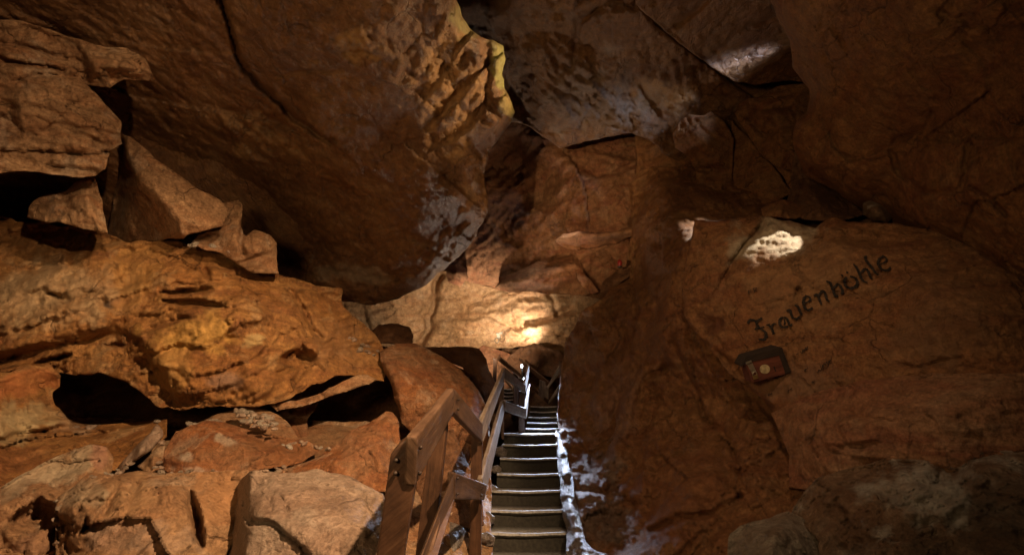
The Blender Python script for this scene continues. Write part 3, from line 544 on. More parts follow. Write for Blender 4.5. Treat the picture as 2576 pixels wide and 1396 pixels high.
# lower left boulders
rock('boulder', TAN, [(-500, 1290, 2.7), (0, 1222, 3.1), (60, 1190, 3.2), (130, 1155, 3.35), (185, 1130, 3.45), (235, 1120, 3.5), (268, 1124, 3.5), (286, 1145, 3.5), (284, 1185, 3.4), (262, 1210, 3.3), (230, 1240, 3.25), (200, 1290, 3.2), (150, 1420, 3.0), (120, 1600, 2.7), (-500, 1600, 2.3)],
    pts=[(0, 1330, 2.85), (120, 1220, 3.15), (240, 1165, 3.3), (90, 1400, 2.75)], cre=[[(-100, 1290, 2.85), (60, 1255, 2.95), (150, 1250, 3.1)]], stains_and_light=[((120, 1185), 130, 40, -25, (0.48, 0.39, 0.27), 0.8), ((250, 1150), 26, 34, 0, (0.40, 0.21, 0.14), 0.8), ((80, 1380), 50, 40, 0, (0.36, 0.20, 0.13), 0.6)], feats=[('pit', (90, 1300), 70, 40, -20, 0.25, 0.5)], thick=0.8, amp=0.03, chip=0.06, csz=0.35, label='pale boulder with a reddish tip at the bottom left corner', **B)
rock('boulder', TAN, [(135, 1270, 3.0), (160, 1240, 3.0), (200, 1205, 3.05), (230, 1190, 3.1), (290, 1192, 3.15), (350, 1185, 3.2), (410, 1192, 3.2), (470, 1188, 3.25), (540, 1186, 3.3), (625, 1178, 3.35), (640, 1220, 3.25), (600, 1330, 2.95), (560, 1420, 2.75), (540, 1600, 2.4), (120, 1600, 2.3), (140, 1400, 2.75), (138, 1320, 2.9)],
    pts=[(200, 1260, 2.75), (300, 1230, 2.85), (420, 1240, 2.85), (340, 1380, 2.62), (260, 1380, 2.62), (480, 1300, 2.8), (450, 1400, 2.6)], cre=[[(150, 1290, 2.78), (190, 1310, 2.7), (240, 1312, 2.68), (330, 1292, 2.68), (375, 1300, 2.68), (410, 1370, 2.6), (425, 1420, 2.55)]],
    stains_and_light=[((330, 1245), 70, 50, -30, (0.40, 0.24, 0.12), 0.7), ((555, 1240), 60, 60, 0, (0.42, 0.22, 0.10), 0.85), ((220, 1240), 60, 40, 0, (0.44, 0.36, 0.25), 0.6), ((360, 1360), 140, 50, 0, (0.33, 0.24, 0.18), 0.7)],
    feats=[('step', [(240, 1316), (320, 1300), (378, 1302), (408, 1360), (425, 1400)], 34, 0.09), ('pit', (494, 1305), 17, 78, -12, 0.26, 0.7), ('crack', [(300, 1210), (262, 1290)], 6, 0.06), ('crack', [(345, 1215), (315, 1295)], 6, 0.05), ('crack', [(200, 1340), (215, 1325), (240, 1330)], 4, 0.05), ('pit', (215, 1320), 10, 22, 10, 0.08)],
    thick=0.8, amp=0.03, chip=0.07, csz=0.3, bed=0.025, bth=0.2, ang=-50, label='broad pinkish tan boulder at the bottom left with a stepped front', **B)
rock('boulder', RST, [(392, 1182, 3.6), (400, 1150, 3.6), (425, 1120, 3.7), (440, 1085, 3.8), (480, 1070, 3.85), (520, 1058, 3.95), (570, 1062, 4.0), (640, 1086, 4.05), (720, 1100, 4.05), (770, 1106, 4.05), (812, 1128, 4.05), (760, 1165, 3.8), (680, 1182, 3.6), (560, 1195, 3.45), (470, 1200, 3.4)],
    pts=[(500, 1130, 3.55), (620, 1130, 3.65), (700, 1140, 3.75), (450, 1160, 3.5)], cre=[[(440, 1125, 3.68), (540, 1082, 3.85), (600, 1090, 3.88), (720, 1115, 3.98)]], stains_and_light=[((460, 1150), 28, 12, -10, (0.50, 0.42, 0.33), 0.9), ((560, 1105), 26, 14, 20, (0.48, 0.40, 0.3), 0.8), ((500, 1185), 60, 12, 5, (0.48, 0.42, 0.35), 0.7), ((700, 1145), 110, 34, 10, (0.22, 0.10, 0.04), 0.6)], amp=0.03, chip=0.06, csz=0.3, thick=0.7, label='rusty orange boulder with white blotches below the pile of small stones', **B)
rock('boulder', PNK, [(288, 1188, 3.5), (310, 1160, 3.5), (345, 1120, 3.6), (380, 1085, 3.7), (398, 1066, 3.75), (412, 1085, 3.75), (412, 1100, 3.7), (370, 1140, 3.55), (330, 1170, 3.45), (310, 1192, 3.42)], pts=[(355, 1130, 3.4)], amp=0.015, chip=0.03, csz=0.2, rnd=0.06, label='narrow grey pink stone leaning diagonally against the rusty boulder', **B)
rock('boulder', TAN, [(345, 1172, 3.5), (370, 1150, 3.55), (400, 1125, 3.6), (418, 1120, 3.6), (412, 1150, 3.5), (398, 1180, 3.4), (370, 1192, 3.38)], pts=[(385, 1155, 3.38)], amp=0.02, chip=0.05, csz=0.12, label='small tan rubble stone between the leaning stone and the rusty boulder', **B)
rock('boulder', RST, [(640, 1196, 3.6), (700, 1180, 3.6), (760, 1165, 3.6), (800, 1150, 3.65), (845, 1118, 3.8), (880, 1085, 3.95), (930, 1062, 4.1), (972, 1036, 4.2), (990, 1038, 4.2), (1003, 1060, 4.15), (1006, 1110, 4.0), (1000, 1180, 3.7), (985, 1240, 3.4), (880, 1240, 3.3), (760, 1220, 3.4)],
    pts=[(850, 1170, 3.45), (950, 1130, 3.7)], cre=[[(760, 1172, 3.5), (850, 1150, 3.55), (905, 1098, 3.8), (975, 1055, 4.0)]], feats=[('crack', [(930, 1140), (940, 1165), (945, 1180)], 4, 0.05), ('crack', [(850, 1130), (890, 1110)], 5, 0.05)], amp=0.03, chip=0.05, csz=0.25, thick=0.7, label='orange brown boulder behind the big grey boulder, left of the handrail', **B)
rock('boulder', PNK, [(505, 1600, 3.3), (515, 1400, 3.45), (540, 1350, 3.45), (565, 1290, 3.4), (590, 1235, 3.3), (610, 1200, 3.15), (628, 1184, 3.0), (660, 1182, 3.0), (705, 1192, 3.0), (760, 1186, 3.05), (800, 1178, 3.1), (830, 1190, 3.1), (870, 1195, 3.1), (915, 1215, 3.05), (960, 1240, 2.95), (985, 1300, 2.75), (990, 1600, 2.1)],
    pts=[(850, 1280, 2.6), (900, 1350, 2.42), (760, 1230, 2.75)], cre=[[(632, 1186, 2.92), (632, 1250, 2.72), (625, 1310, 2.6), (620, 1396, 2.45), (615, 1560, 2.2)], [(690, 1200, 2.88), (685, 1250, 2.62), (650, 1300, 2.52), (720, 1315, 2.46), (780, 1350, 2.36), (820, 1400, 2.25)]],
    feats=[('crack', [(635, 1310), (680, 1318), (730, 1350), (780, 1396)], 4, 0.04), ('step', [(632, 1300), (690, 1310), (760, 1370), (800, 1420)], 40, 0.05), ('crack', [(915, 1250), (930, 1280), (935, 1300)], 4, 0.05), ('crack', [(705, 1240), (715, 1270), (720, 1290)], 3, 0.04)],
    thick=0.9, shrink=0.05, amp=0.03, chip=0.05, csz=0.3, soft=1, label='big pinkish grey boulder with a sharp shaded left side, in front of the handrail', **B)
# leaning boulder with the rippled orange top
rock('boulder', RST, [(955, 885, 6.0), (965, 878, 6.05), (1000, 866, 6.2), (1045, 862, 6.3), (1070, 875, 6.3), (1100, 890, 6.3), (1140, 915, 6.25), (1180, 950, 6.2), (1215, 1000, 6.1), (1228, 1035, 6.0), (1228, 1160, 5.6), (1120, 1160, 5.2), (1062, 1120, 5.15), (1035, 1095, 5.2), (1010, 1050, 5.3), (995, 1010, 5.4), (985, 975, 5.55), (972, 945, 5.7), (962, 915, 5.85)],
    pts=[(1100, 960, 5.7)], cre=[[(960, 890, 5.85), (978, 935, 5.5), (1020, 950, 5.35), (1060, 985, 5.25), (1080, 1010, 5.2), (1150, 1040, 5.3), (1228, 1060, 5.6)], [(988, 958, 5.38), (1000, 1000, 5.22), (1012, 1040, 5.15), (1020, 1060, 5.15)]],
    feats=[('crack', [(1080, 900), (1110, 935), (1130, 965)], 9, 0.05), ('crack', [(1050, 890), (1085, 935), (1095, 955)], 8, 0.04), ('crack', [(1140, 925), (1165, 970), (1180, 1000)], 8, 0.04), ('crack', [(1030, 905), (1060, 945)], 8, 0.03)],
    soft=1, thick=0.8, amp=0.03, chip=0.04, csz=0.3, label='large leaning orange boulder with a rippled top behind the handrail', **B)
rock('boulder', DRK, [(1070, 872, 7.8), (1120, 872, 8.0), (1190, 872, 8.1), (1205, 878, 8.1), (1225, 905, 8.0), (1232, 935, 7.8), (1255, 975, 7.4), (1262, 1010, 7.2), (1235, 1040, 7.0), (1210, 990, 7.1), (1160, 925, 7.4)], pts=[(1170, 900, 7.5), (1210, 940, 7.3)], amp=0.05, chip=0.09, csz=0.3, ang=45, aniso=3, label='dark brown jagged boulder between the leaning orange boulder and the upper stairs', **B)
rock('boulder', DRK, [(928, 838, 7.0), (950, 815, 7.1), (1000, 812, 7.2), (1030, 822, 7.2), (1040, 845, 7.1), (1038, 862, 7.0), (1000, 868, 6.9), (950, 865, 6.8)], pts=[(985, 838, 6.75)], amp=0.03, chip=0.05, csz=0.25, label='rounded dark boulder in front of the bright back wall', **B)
rock('boulder', RST, [(880, 835, 6.3), (915, 838, 6.4), (950, 860, 6.4), (962, 880, 6.3), (930, 888, 6.2), (895, 878, 6.15)], pts=[(920, 862, 6.1)], amp=0.03, chip=0.06, csz=0.15, label='small angular brown stone on the right end of the orange rock mass', **B)
# thin slab and its lower hollow
rock('boulder', TAN, [(680, 1018, 4.7), (740, 1006, 4.75), (800, 990, 4.9), (850, 965, 5.1), (895, 945, 5.3), (925, 940, 5.4), (950, 952, 5.45), (930, 965, 5.35), (880, 978, 5.15), (820, 1000, 4.9), (760, 1022, 4.7), (700, 1032, 4.62)], pts=[(820, 985, 4.8), (890, 958, 5.15)], amp=0.03, chip=0.05, csz=0.2, ang=-25, thick=0.35, label='thin slab jutting over the lower dark hollow beside the handrail', **B)
rock('rock_outcrop', RST, [(690, 1040, 5.3), (740, 1022, 5.3), (800, 1010, 5.4), (772, 1060, 5.3), (775, 1090, 5.2), (760, 1125, 5.0), (700, 1120, 4.9), (660, 1090, 5.0)], pts=[(730, 1070, 5.05)], amp=0.03, chip=0.05, csz=0.3, label='flat reddish rock face left of the lower dark hollow', cat='rock outcrop')
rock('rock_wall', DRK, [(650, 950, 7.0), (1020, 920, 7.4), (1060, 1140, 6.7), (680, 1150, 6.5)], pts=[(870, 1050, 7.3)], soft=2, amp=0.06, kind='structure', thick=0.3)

# right of the stairs
rock('stair_kerb_rock', WET, [(1398, 1082, 6.7), (1408, 1078, 6.65), (1420, 1090, 6.5), (1428, 1125, 6.1), (1432, 1160, 5.75), (1440, 1200, 5.4), (1446, 1235, 5.1), (1455, 1275, 4.9), (1466, 1320, 4.6), (1475, 1360, 4.3), (1500, 1385, 4.1), (1540, 1400, 4.0), (1560, 1560, 3.3), (1405, 1560, 3.5), (1425, 1396, 4.3), (1428, 1330, 4.7), (1412, 1280, 5.0), (1410, 1230, 5.3), (1405, 1180, 5.7), (1398, 1140, 6.1)],
    cre=[[(1408, 1090, 6.5), (1420, 1180, 5.55), (1432, 1260, 4.9), (1446, 1330, 4.45), (1470, 1390, 4.05)]], amp=0.02, chip=0.05, csz=0.18, fine=0.012, soft=1, thick=0.5, shrink=0.0, label='pale knobbly rock kerb along the right side of the steps', cat='rock')
rock('boulder', GRY, [(1828, 1385, 2.75), (1836, 1342, 2.85), (1862, 1322, 2.9), (1900, 1312, 2.9), (1960, 1292, 2.9), (1985, 1288, 2.85), (2022, 1304, 2.8), (2052, 1342, 2.7), (2082, 1400, 2.6), (2100, 1600, 2.1), (1815, 1600, 2.2)], pts=[(1950, 1345, 2.45), (1920, 1450, 2.2)], amp=0.03, chip=0.05, csz=0.25, label='pale grey boulder at the bottom edge below the brown stair wall', **B)
rock('boulder', MIXR, [(1990, 1290, 2.95), (2020, 1240, 3.0), (2060, 1200, 3.0), (2130, 1180, 2.95), (2230, 1152, 2.85), (2330, 1155, 2.7), (2400, 1178, 2.6), (2480, 1130, 2.6), (2576, 1106, 2.55), (2900, 1060, 2.2), (2900, 1600, 1.5), (2080, 1600, 1.9), (2060, 1360, 2.55)],
    pts=[(2150, 1280, 2.45), (2300, 1250, 2.35), (2450, 1280, 2.15), (2250, 1396, 2.05)], stains_and_light=[((2330, 1250), 130, 70, 10, (0.46, 0.43, 0.37), 0.85), ((2130, 1290), 90, 70, 0, (0.16, 0.085, 0.045), 0.8), ((2500, 1300), 110, 120, 0, (0.13, 0.09, 0.06), 0.8)], feats=[('rough', (2300, 1280), 300, 140, -15, 0.12, 90, 45)], thick=0.5, shrink=0.0, amp=0.05, wl=0.4, chip=0.07, csz=0.3, soft=4, label='patchy grey and brown boulder filling the bottom right corner', **B)
rock('rock_outcrop', RED, [(1942, 1040, 3.9), (1990, 1012, 3.75), (2060, 985, 3.55), (2180, 955, 3.3), (2350, 940, 3.0), (2600, 935, 2.65), (2950, 920, 2.25), (2950, 1130, 2.1), (2576, 1135, 2.5), (2470, 1160, 2.6), (2400, 1205, 2.65), (2320, 1180, 2.75), (2230, 1180, 2.85), (2130, 1210, 2.95), (2050, 1230, 3.1), (1985, 1230, 3.3), (1985, 1150, 3.5), (1960, 1090, 3.75)],
    pts=[(2200, 1060, 2.95), (2400, 1040, 2.65), (2060, 1100, 3.2)], feats=[('pit', (2170, 1120), 60, 14, -10, 0.06), ('pit', (2410, 1048), 7, 7, 0, 0.05), ('crack', [(2130, 1040), (2200, 1055), (2260, 1060)], 5, 0.04)], soft=4, shrink=0.0, amp=0.03, chip=0.05, csz=0.4, ang=-8, aniso=3, label='reddish brown ledge below the money box and the painted writing', cat='rock outcrop')
INSC = rock('inscribed_rock', RWL, [(1748, 552, 5.1), (1800, 556, 5.05), (1850, 552, 5.0), (1900, 543, 4.95), (1945, 548, 4.85), (2000, 560, 4.75), (2050, 572, 4.6), (2090, 545, 4.5), (2130, 558, 4.35), (2260, 562, 4.0), (2330, 575, 3.85), (2400, 600, 3.65), (2470, 635, 3.45), (2540, 685, 3.2), (2700, 800, 2.85), (2950, 950, 2.35), (2950, 1100, 2.2), (2576, 1020, 2.75), (2350, 1010, 3.1), (2180, 1010, 3.4), (2060, 1040, 3.65),
    (1965, 1060, 3.9), (1945, 1036, 3.95), (1905, 990, 4.1), (1845, 948, 4.35), (1805, 905, 4.5), (1778, 872, 4.65), (1745, 832, 4.85), (1722, 792, 4.95), (1715, 730, 5.0), (1727, 655, 5.1), (1736, 610, 5.1)],
    pts=[(2000, 800, 4.0), (2250, 700, 3.55), (2250, 900, 3.3), (2450, 800, 2.95), (1850, 780, 4.4), (2100, 600, 4.15), (1950, 900, 4.05)], cre=[[(1800, 720, 4.65), (1840, 660, 4.6), (1900, 640, 4.5), (2000, 652, 4.25), (2060, 640, 4.15)]],
    feats=[('crack', [(1775, 860), (1810, 890), (1850, 935), (1890, 980), (1940, 1030)], 6, 0.08), ('pit', (1785, 815), 36, 24, 20, 0.06), ('pit', (1797, 646), 7, 6, 0, 0.06), ('pit', (2009, 728), 9, 8, 0, 0.14), ('crack', [(1840, 660), (1880, 610), (1920, 560)], 8, 0.08), ('step', [(1815, 700), (1850, 640), (1900, 575)], 40, 0.10),
           ('rough', (1945, 600), 130, 60, -6, 0.075, 80, 10), ('crack', [(1830, 950), (1880, 900), (1950, 850)], 4, 0.02), ('crack', [(2190, 905), (2300, 925), (2420, 900)], 6, 0.03), ('pit', (2170, 600), 120, 20, 4, 0.10)],
    stains_and_light=[((1785, 815), 34, 26, 20, (0.10, 0.035, 0.018), 0.9), ((1945, 598), 110, 55, -8, (0.46, 0.38, 0.26), 0.8), ((2000, 720), 170, 90, -20, (0.27, 0.15, 0.07), 0.6), ((2350, 820), 150, 120, 0, (0.16, 0.085, 0.042), 0.6), ((1990, 960), 150, 50, 0, (0.22, 0.13, 0.08), 0.5)],  # pale cream patch on the shoulder paints in the pool of light
    soft=3, shrink=0.0, thick=0.7, amp=0.03, wl=0.6, chip=0.045, csz=0.5, ang=-25, aniso=2.2, fine=0.014, frac=0.04, rnd=0.08, key='insc', label='huge leaning brown rock painted with black blackletter word Frauenhöhle', cat='rock face')
# wedge of blocks upper right
rock('boulder', RWL, [(1692, 335, 7.3), (1710, 310, 7.2), (1735, 288, 7.1), (1770, 292, 7.0), (1785, 280, 7.0), (1812, 298, 7.0), (1836, 325, 7.0), (1846, 352, 7.0), (1842, 440, 7.1), (1850, 500, 7.2), (1862, 545, 7.3), (1820, 555, 7.4), (1780, 520, 7.4), (1752, 500, 7.4), (1748, 430, 7.3), (1735, 395, 7.3), (1700, 370, 7.35)], pts=[(1770, 360, 6.85), (1800, 480, 7.0)], feats=[('pit', (1775, 428), 32, 7, -3, 0.2), ('crack', [(1752, 300), (1765, 320), (1790, 340)], 5, 0.06)], amp=0.04, chip=0.06, csz=0.35, label='angular lit brown block under the fissure right of the ceiling centre', **B)
rock('boulder', RWL, [(1838, 300, 7.3), (1870, 335, 7.2), (1905, 375, 7.0), (1945, 420, 6.8), (1998, 488, 6.6), (1960, 505, 6.6), (1925, 512, 6.7), (1900, 540, 6.7), (1850, 560, 7.0), (1845, 450, 7.2)], pts=[(1890, 460, 6.85)], amp=0.03, chip=0.04, csz=0.5, label='smooth dark brown wedge left of the diagonal fissure', **B)
rock('boulder', RWL, [(1846, 285, 7.1), (1858, 262, 7.0), (1885, 248, 6.9), (1915, 240, 6.8), (1960, 218, 6.7), (2045, 205, 6.5), (2075, 460, 6.0), (2030, 470, 6.1), (2005, 488, 6.2), (1965, 440, 6.4), (1925, 398, 6.6), (1885, 345, 6.85)], pts=[(1950, 300, 6.3), (1990, 400, 6.15)], feats=[('pit', (1930, 330), 30, 40, -30, 0.12), ('crack', [(1880, 290), (1900, 320), (1925, 340)], 6, 0.10), ('crack', [(1850, 262), (1920, 275), (1990, 265)], 6, 0.08), ('crack', [(1960, 420), (1975, 370), (2000, 340)], 6, 0.08)], amp=0.05, chip=0.07, csz=0.3, label='cracked brown block between the diagonal fissure and the right overhang', **B)
rock('boulder', DRK, [(2015, 452, 5.6), (2030, 448, 5.6), (2080, 470, 5.5), (2140, 508, 5.3), (2175, 540, 5.0), (2100, 560, 4.95), (2020, 552, 5.0), (1990, 530, 5.2), (2005, 490, 5.4)], pts=[(2060, 520, 5.05)], amp=0.03, chip=0.05, label='dark brown stone tucked under the right overhang', **B)
rock('boulder', RWL, [(1915, 522, 5.3), (1940, 508, 5.3), (1975, 500, 5.3), (2010, 515, 5.25), (2030, 540, 5.1), (2000, 552, 4.95), (1950, 546, 5.0), (1920, 545, 5.1)], pts=[(1960, 525, 5.0)], amp=0.02, chip=0.06, csz=0.12, label='small ragged stone lying on top of the painted rock', **B)
rock('boulder', MIXR, [(2170, 540, 4.6), (2172, 515, 4.6), (2190, 503, 4.6), (2215, 504, 4.6), (2238, 522, 4.55), (2248, 545, 4.5), (2235, 558, 4.45), (2195, 556, 4.45)], pts=[(2210, 532, 4.35)], amp=0.01, chip=0.02, csz=0.2, rnd=0.12, rpx=20, label='round cracked stone wedged under the right overhang', **B)
rock('boulder', RWL, [(2370, 620, 4.0), (2395, 605, 4.0), (2420, 602, 3.95), (2440, 615, 3.9), (2450, 632, 3.8), (2400, 640, 3.8)], pts=[(2410, 618, 3.75)], amp=0.01, chip=0.02, csz=0.15, label='small brown stone in the dark gap at the right edge', **B)
# middle distance ledges
rock('rock_ledge', RED, [(1240, 725, 9.5), (1265, 700, 9.5), (1310, 680, 9.5), (1350, 662, 9.5), (1400, 650, 9.4), (1445, 642, 9.4), (1458, 660, 9.3), (1470, 690, 9.2), (1495, 715, 9.1), (1510, 735, 9.1), (1470, 745, 9.2), (1400, 740, 9.3), (1300, 735, 9.4)],
    pts=[(1390, 720, 8.9)], cre=[[(1262, 712, 9.15), (1320, 700, 8.95), (1400, 680, 8.85), (1452, 665, 8.85)]], amp=0.06, chip=0.09, csz=0.3, bed=0.06, bth=0.15, ang=-20, rough=7, thick=0.8, label='slanting reddish slab with a lit top above the bright back wall', cat='rock slab')
rock('rock_ledge', RED, [(1394, 604, 8.9), (1420, 589, 8.9), (1455, 579, 8.9), (1500, 584, 8.8), (1545, 580, 8.7), (1605, 568, 8.5), (1605, 592, 8.6), (1560, 606, 8.75), (1500, 620, 8.85), (1440, 624, 8.9), (1410, 614, 8.9)], cre=[[(1398, 603, 8.7), (1425, 594, 8.5), (1455, 586, 8.4), (1500, 590, 8.35), (1545, 587, 8.3), (1600, 575, 8.2)]], pts=[(1470, 612, 8.7), (1540, 602, 8.6)], amp=0.04, chip=0.06, csz=0.2, bed=0.05, bth=0.08, ang=-5, rough=6, rnd=0.0, thick=0.5, label='thin dark ledge with a pale top edge on the reddish wall', cat='rock slab')
rock('rock_ledge', RED, [(1450, 648, 9.3), (1460, 655, 9.25), (1472, 690, 9.1), (1492, 714, 9.0), (1506, 738, 8.95), (1490, 742, 8.9), (1464, 722, 8.85), (1452, 700, 8.9)], pts=[(1470, 705, 8.75)], amp=0.03, chip=0.05, csz=0.2, rnd=0.0, rough=5, thick=0.5, label='pale upright splinter of rock at the right end of the slanting slab', cat='rock slab')
rock('rock_ledge', DRK, [(1500, 752, 8.9), (1512, 712, 8.8), (1540, 688, 8.6), (1566, 670, 8.4), (1590, 664, 8.3), (1584, 688, 8.2), (1556, 722, 8.4), (1526, 758, 8.6)], pts=[(1545, 710, 8.3)], amp=0.04, chip=0.06, csz=0.2, bed=0.05, bth=0.1, ang=-40, rough=6, rnd=0.0, thick=0.5, label='dark slanting slab under the tiny red lantern', cat='rock slab')
rock('boulder', RED, [(1120, 672, 9.9), (1150, 660, 9.8), (1172, 676, 9.7), (1178, 700, 9.6), (1160, 722, 9.7), (1130, 712, 9.8)], pts=[(1150, 690, 9.4)], amp=0.03, chip=0.06, csz=0.2, label='pale stone wedged at the tip of the hanging ceiling slab, left of the reddish wall', **B)
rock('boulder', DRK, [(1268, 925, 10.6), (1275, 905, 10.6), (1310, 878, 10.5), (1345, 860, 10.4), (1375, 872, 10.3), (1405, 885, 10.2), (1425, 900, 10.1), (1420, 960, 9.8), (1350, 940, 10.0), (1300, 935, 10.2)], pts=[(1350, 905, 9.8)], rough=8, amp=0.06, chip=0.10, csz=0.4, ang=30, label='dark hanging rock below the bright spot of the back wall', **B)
rock('boulder', RED, [(1090, 890, 11.0), (1130, 876, 11.0), (1180, 890, 10.9), (1215, 868, 10.9), (1250, 880, 10.9), (1285, 892, 10.8), (1300, 1000, 10.2), (1200, 1000, 10.3)], pts=[(1240, 920, 10.4)], amp=0.05, chip=0.08, csz=0.4, label='dull reddish rock behind the upper railings', **B)
# dark boulders behind the near rail
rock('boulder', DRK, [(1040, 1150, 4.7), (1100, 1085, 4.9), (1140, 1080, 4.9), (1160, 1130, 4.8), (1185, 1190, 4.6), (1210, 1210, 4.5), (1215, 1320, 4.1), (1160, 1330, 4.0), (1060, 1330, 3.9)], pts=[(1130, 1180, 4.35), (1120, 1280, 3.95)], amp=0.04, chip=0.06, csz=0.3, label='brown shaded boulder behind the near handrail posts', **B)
rock('boulder', RST, [(1145, 1120, 5.2), (1165, 1105, 5.2), (1190, 1120, 5.2), (1190, 1150, 5.1), (1172, 1175, 5.0), (1150, 1160, 5.0)], pts=[(1170, 1140, 4.95)], amp=0.02, chip=0.04, csz=0.2, label='small orange lit stone seen through the handrail corner', **B)
rock('boulder', WET, [(1105, 1390, 3.8), (1112, 1340, 3.9), (1135, 1312, 3.95), (1165, 1325, 3.9), (1172, 1335, 3.9), (1160, 1375, 3.75), (1140, 1410, 3.6), (1110, 1420, 3.6)], pts=[(1138, 1360, 3.6)], amp=0.02, chip=0.04, csz=0.2, label='dark grey stone at the foot of the near handrail', **B)
for k, (px, py, s, dd, nm) in enumerate([(1225, 1300, 22, 4.7, 'lowest'), (1236, 1228, 18, 5.4, 'second'), (1248, 1180, 16, 5.8, 'third'), (1258, 1135, 20, 6.2, 'fourth'), (1222, 1355, 26, 4.3, 'largest'), (1205, 1100, 34, 6.4, 'broad')]):
    rock('boulder', WET, [(px - s, py + s * .4, dd), (px - s * .7, py - s * .5, dd), (px + s * .2, py - s * .7, dd), (px + s * .9, py - s * .1, dd), (px + s * .8, py + s * .7, dd), (px - s * .2, py + s * .8, dd)], pts=[(px, py, dd - s * .004)], step=4, amp=0.02, chip=0.04, csz=0.12, rough=3,
         label=['grey stone beside the second lowest step, left of the stairs', 'grey stone left of the third step from the bottom', 'small grey stone left of the fourth step', 'grey stone left of the fifth step below the rail', 'pale stone at the bottom edge left of the lowest step', 'broad pale stone below the handrail corner, beside the leaning orange boulder'][k], group='stones along the left side of the steps', **B)

# ==================================================================== small stones
def stone_mesh(seed, r=1.0):
    import bmesh
    bm = bmesh.new(); bmesh.ops.create_icosphere(bm, subdivisions=3, radius=r)
    pts = np.array([v.co[:] for v in bm.verts]); f = facets(pts * 1.1 + seed * 3.7, 0.2, 1.0); n = fbm(pts * 2 + seed, 3)
    for v, a, b in zip(bm.verts, f, n): v.co *= 0.8 + 0.22 * a + 0.12 * b
    for v in bm.verts: v.co.z *= 0.7
    me = bpy.data.meshes.new('stone'); bm.to_mesh(me); bm.free(); me.materials.append(PNK if seed % 2 else GRY); no_stain(me)
    for p in me.polygons: p.use_smooth = True
    return me
SM = [stone_mesh(i) for i in range(6)]
rnd = random.Random(5)
for i in range(62):
    if i < 42:
        t = rnd.random(); zx = 420 + 270 * t; zy = 400 + 60 * t + rnd.random() * 95; r = rnd.uniform(11, 20)
    else:
        t = rnd.random(); zx = 85 + 240 * t; zy = 505 - 30 * t + rnd.random() * 50; r = rnd.uniform(14, 26)
    x, y = 440.2 + zx * .369, 880.5 + zy * .369
    d = 4.25 - (y - 1030) * 0.006
    o = bpy.data.objects.new('stone', SM[i % 6]); COL.objects.link(o); o.location = P3(x, y, d); s = r * .369 * d / F_PX * 1.15
    o.scale = (s * rnd.uniform(.9, 1.5), s, s); o.rotation_euler = (rnd.uniform(-.5, .5), rnd.uniform(-.5, .5), rnd.uniform(0, 6))
    tag(o, 'small loose stone in the rubble pile above the rusty orange boulder', 'stone', 'loose stones piled above the rusty boulder')
def front_d(x, y):
    best = 99.0
    for k in SURF:
        x0, y0, st, g = SURF[k]; i = int(round((y - y0) / st)); j = int(round((x - x0) / st))
        if 0 <= i < g.shape[0] and 0 <= j < g.shape[1] and g[i, j] == g[i, j]: best = min(best, g[i, j])
    return best
lines = [[(205, 1200), (290, 1192)], [(292, 1190), (330, 1165)], [(400, 1190), (640, 1186)], [(640, 1190), (760, 1172)], [(760, 1115), (830, 1130)], [(405, 1100), (400, 1180)], [(150, 1250), (140, 1380)], [(690, 1125), (780, 1118)],
         [(190, 1075), (420, 1060)], [(880, 850), (960, 885)], [(900, 880), (965, 900)], [(470, 612), (600, 640)], [(560, 1045), (640, 1030)], [(1090, 1130), (1130, 1300)], [(1180, 1330), (1210, 1380)], [(1205, 1150), (1225, 1240)]]
for ln in lines:
    (ax, ay), (bx_, by_) = ln
    for t in range(6):
        f = rnd.random(); x = ax + (bx_ - ax) * f + rnd.uniform(-9, 9); y = ay + (by_ - ay) * f + rnd.uniform(-5, 5); d = front_d(x, y)
        if d > 20: continue
        o = bpy.data.objects.new('stone', SM[rnd.randrange(6)]); COL.objects.link(o); o.location = P3(x, y, d); s = rnd.uniform(4, 9) * d / F_PX
        o.scale = (s * rnd.uniform(.9, 1.6), s, s * rnd.uniform(.7, 1)); o.rotation_euler = (rnd.uniform(-.6, .6), rnd.uniform(-.6, .6), rnd.uniform(0, 6))
        tag(o, 'small angular stone lying loose in a joint between the larger rocks', 'stone', 'loose stones in the joints of the rocks')
rock('rubble_bed', TAN, [(455, 1080, 4.25), (500, 1060, 4.4), (560, 1035, 4.6), (640, 1018, 4.75), (700, 1040, 4.7), (740, 1085, 4.4), (760, 1110, 4.2), (640, 1110, 4.05), (540, 1090, 4.05)], pts=[(620, 1060, 4.35)], amp=0.02, chip=0.04, csz=0.1, fine=0.02, label='brown earthy bed under the pile of small stones', cat='rubble')

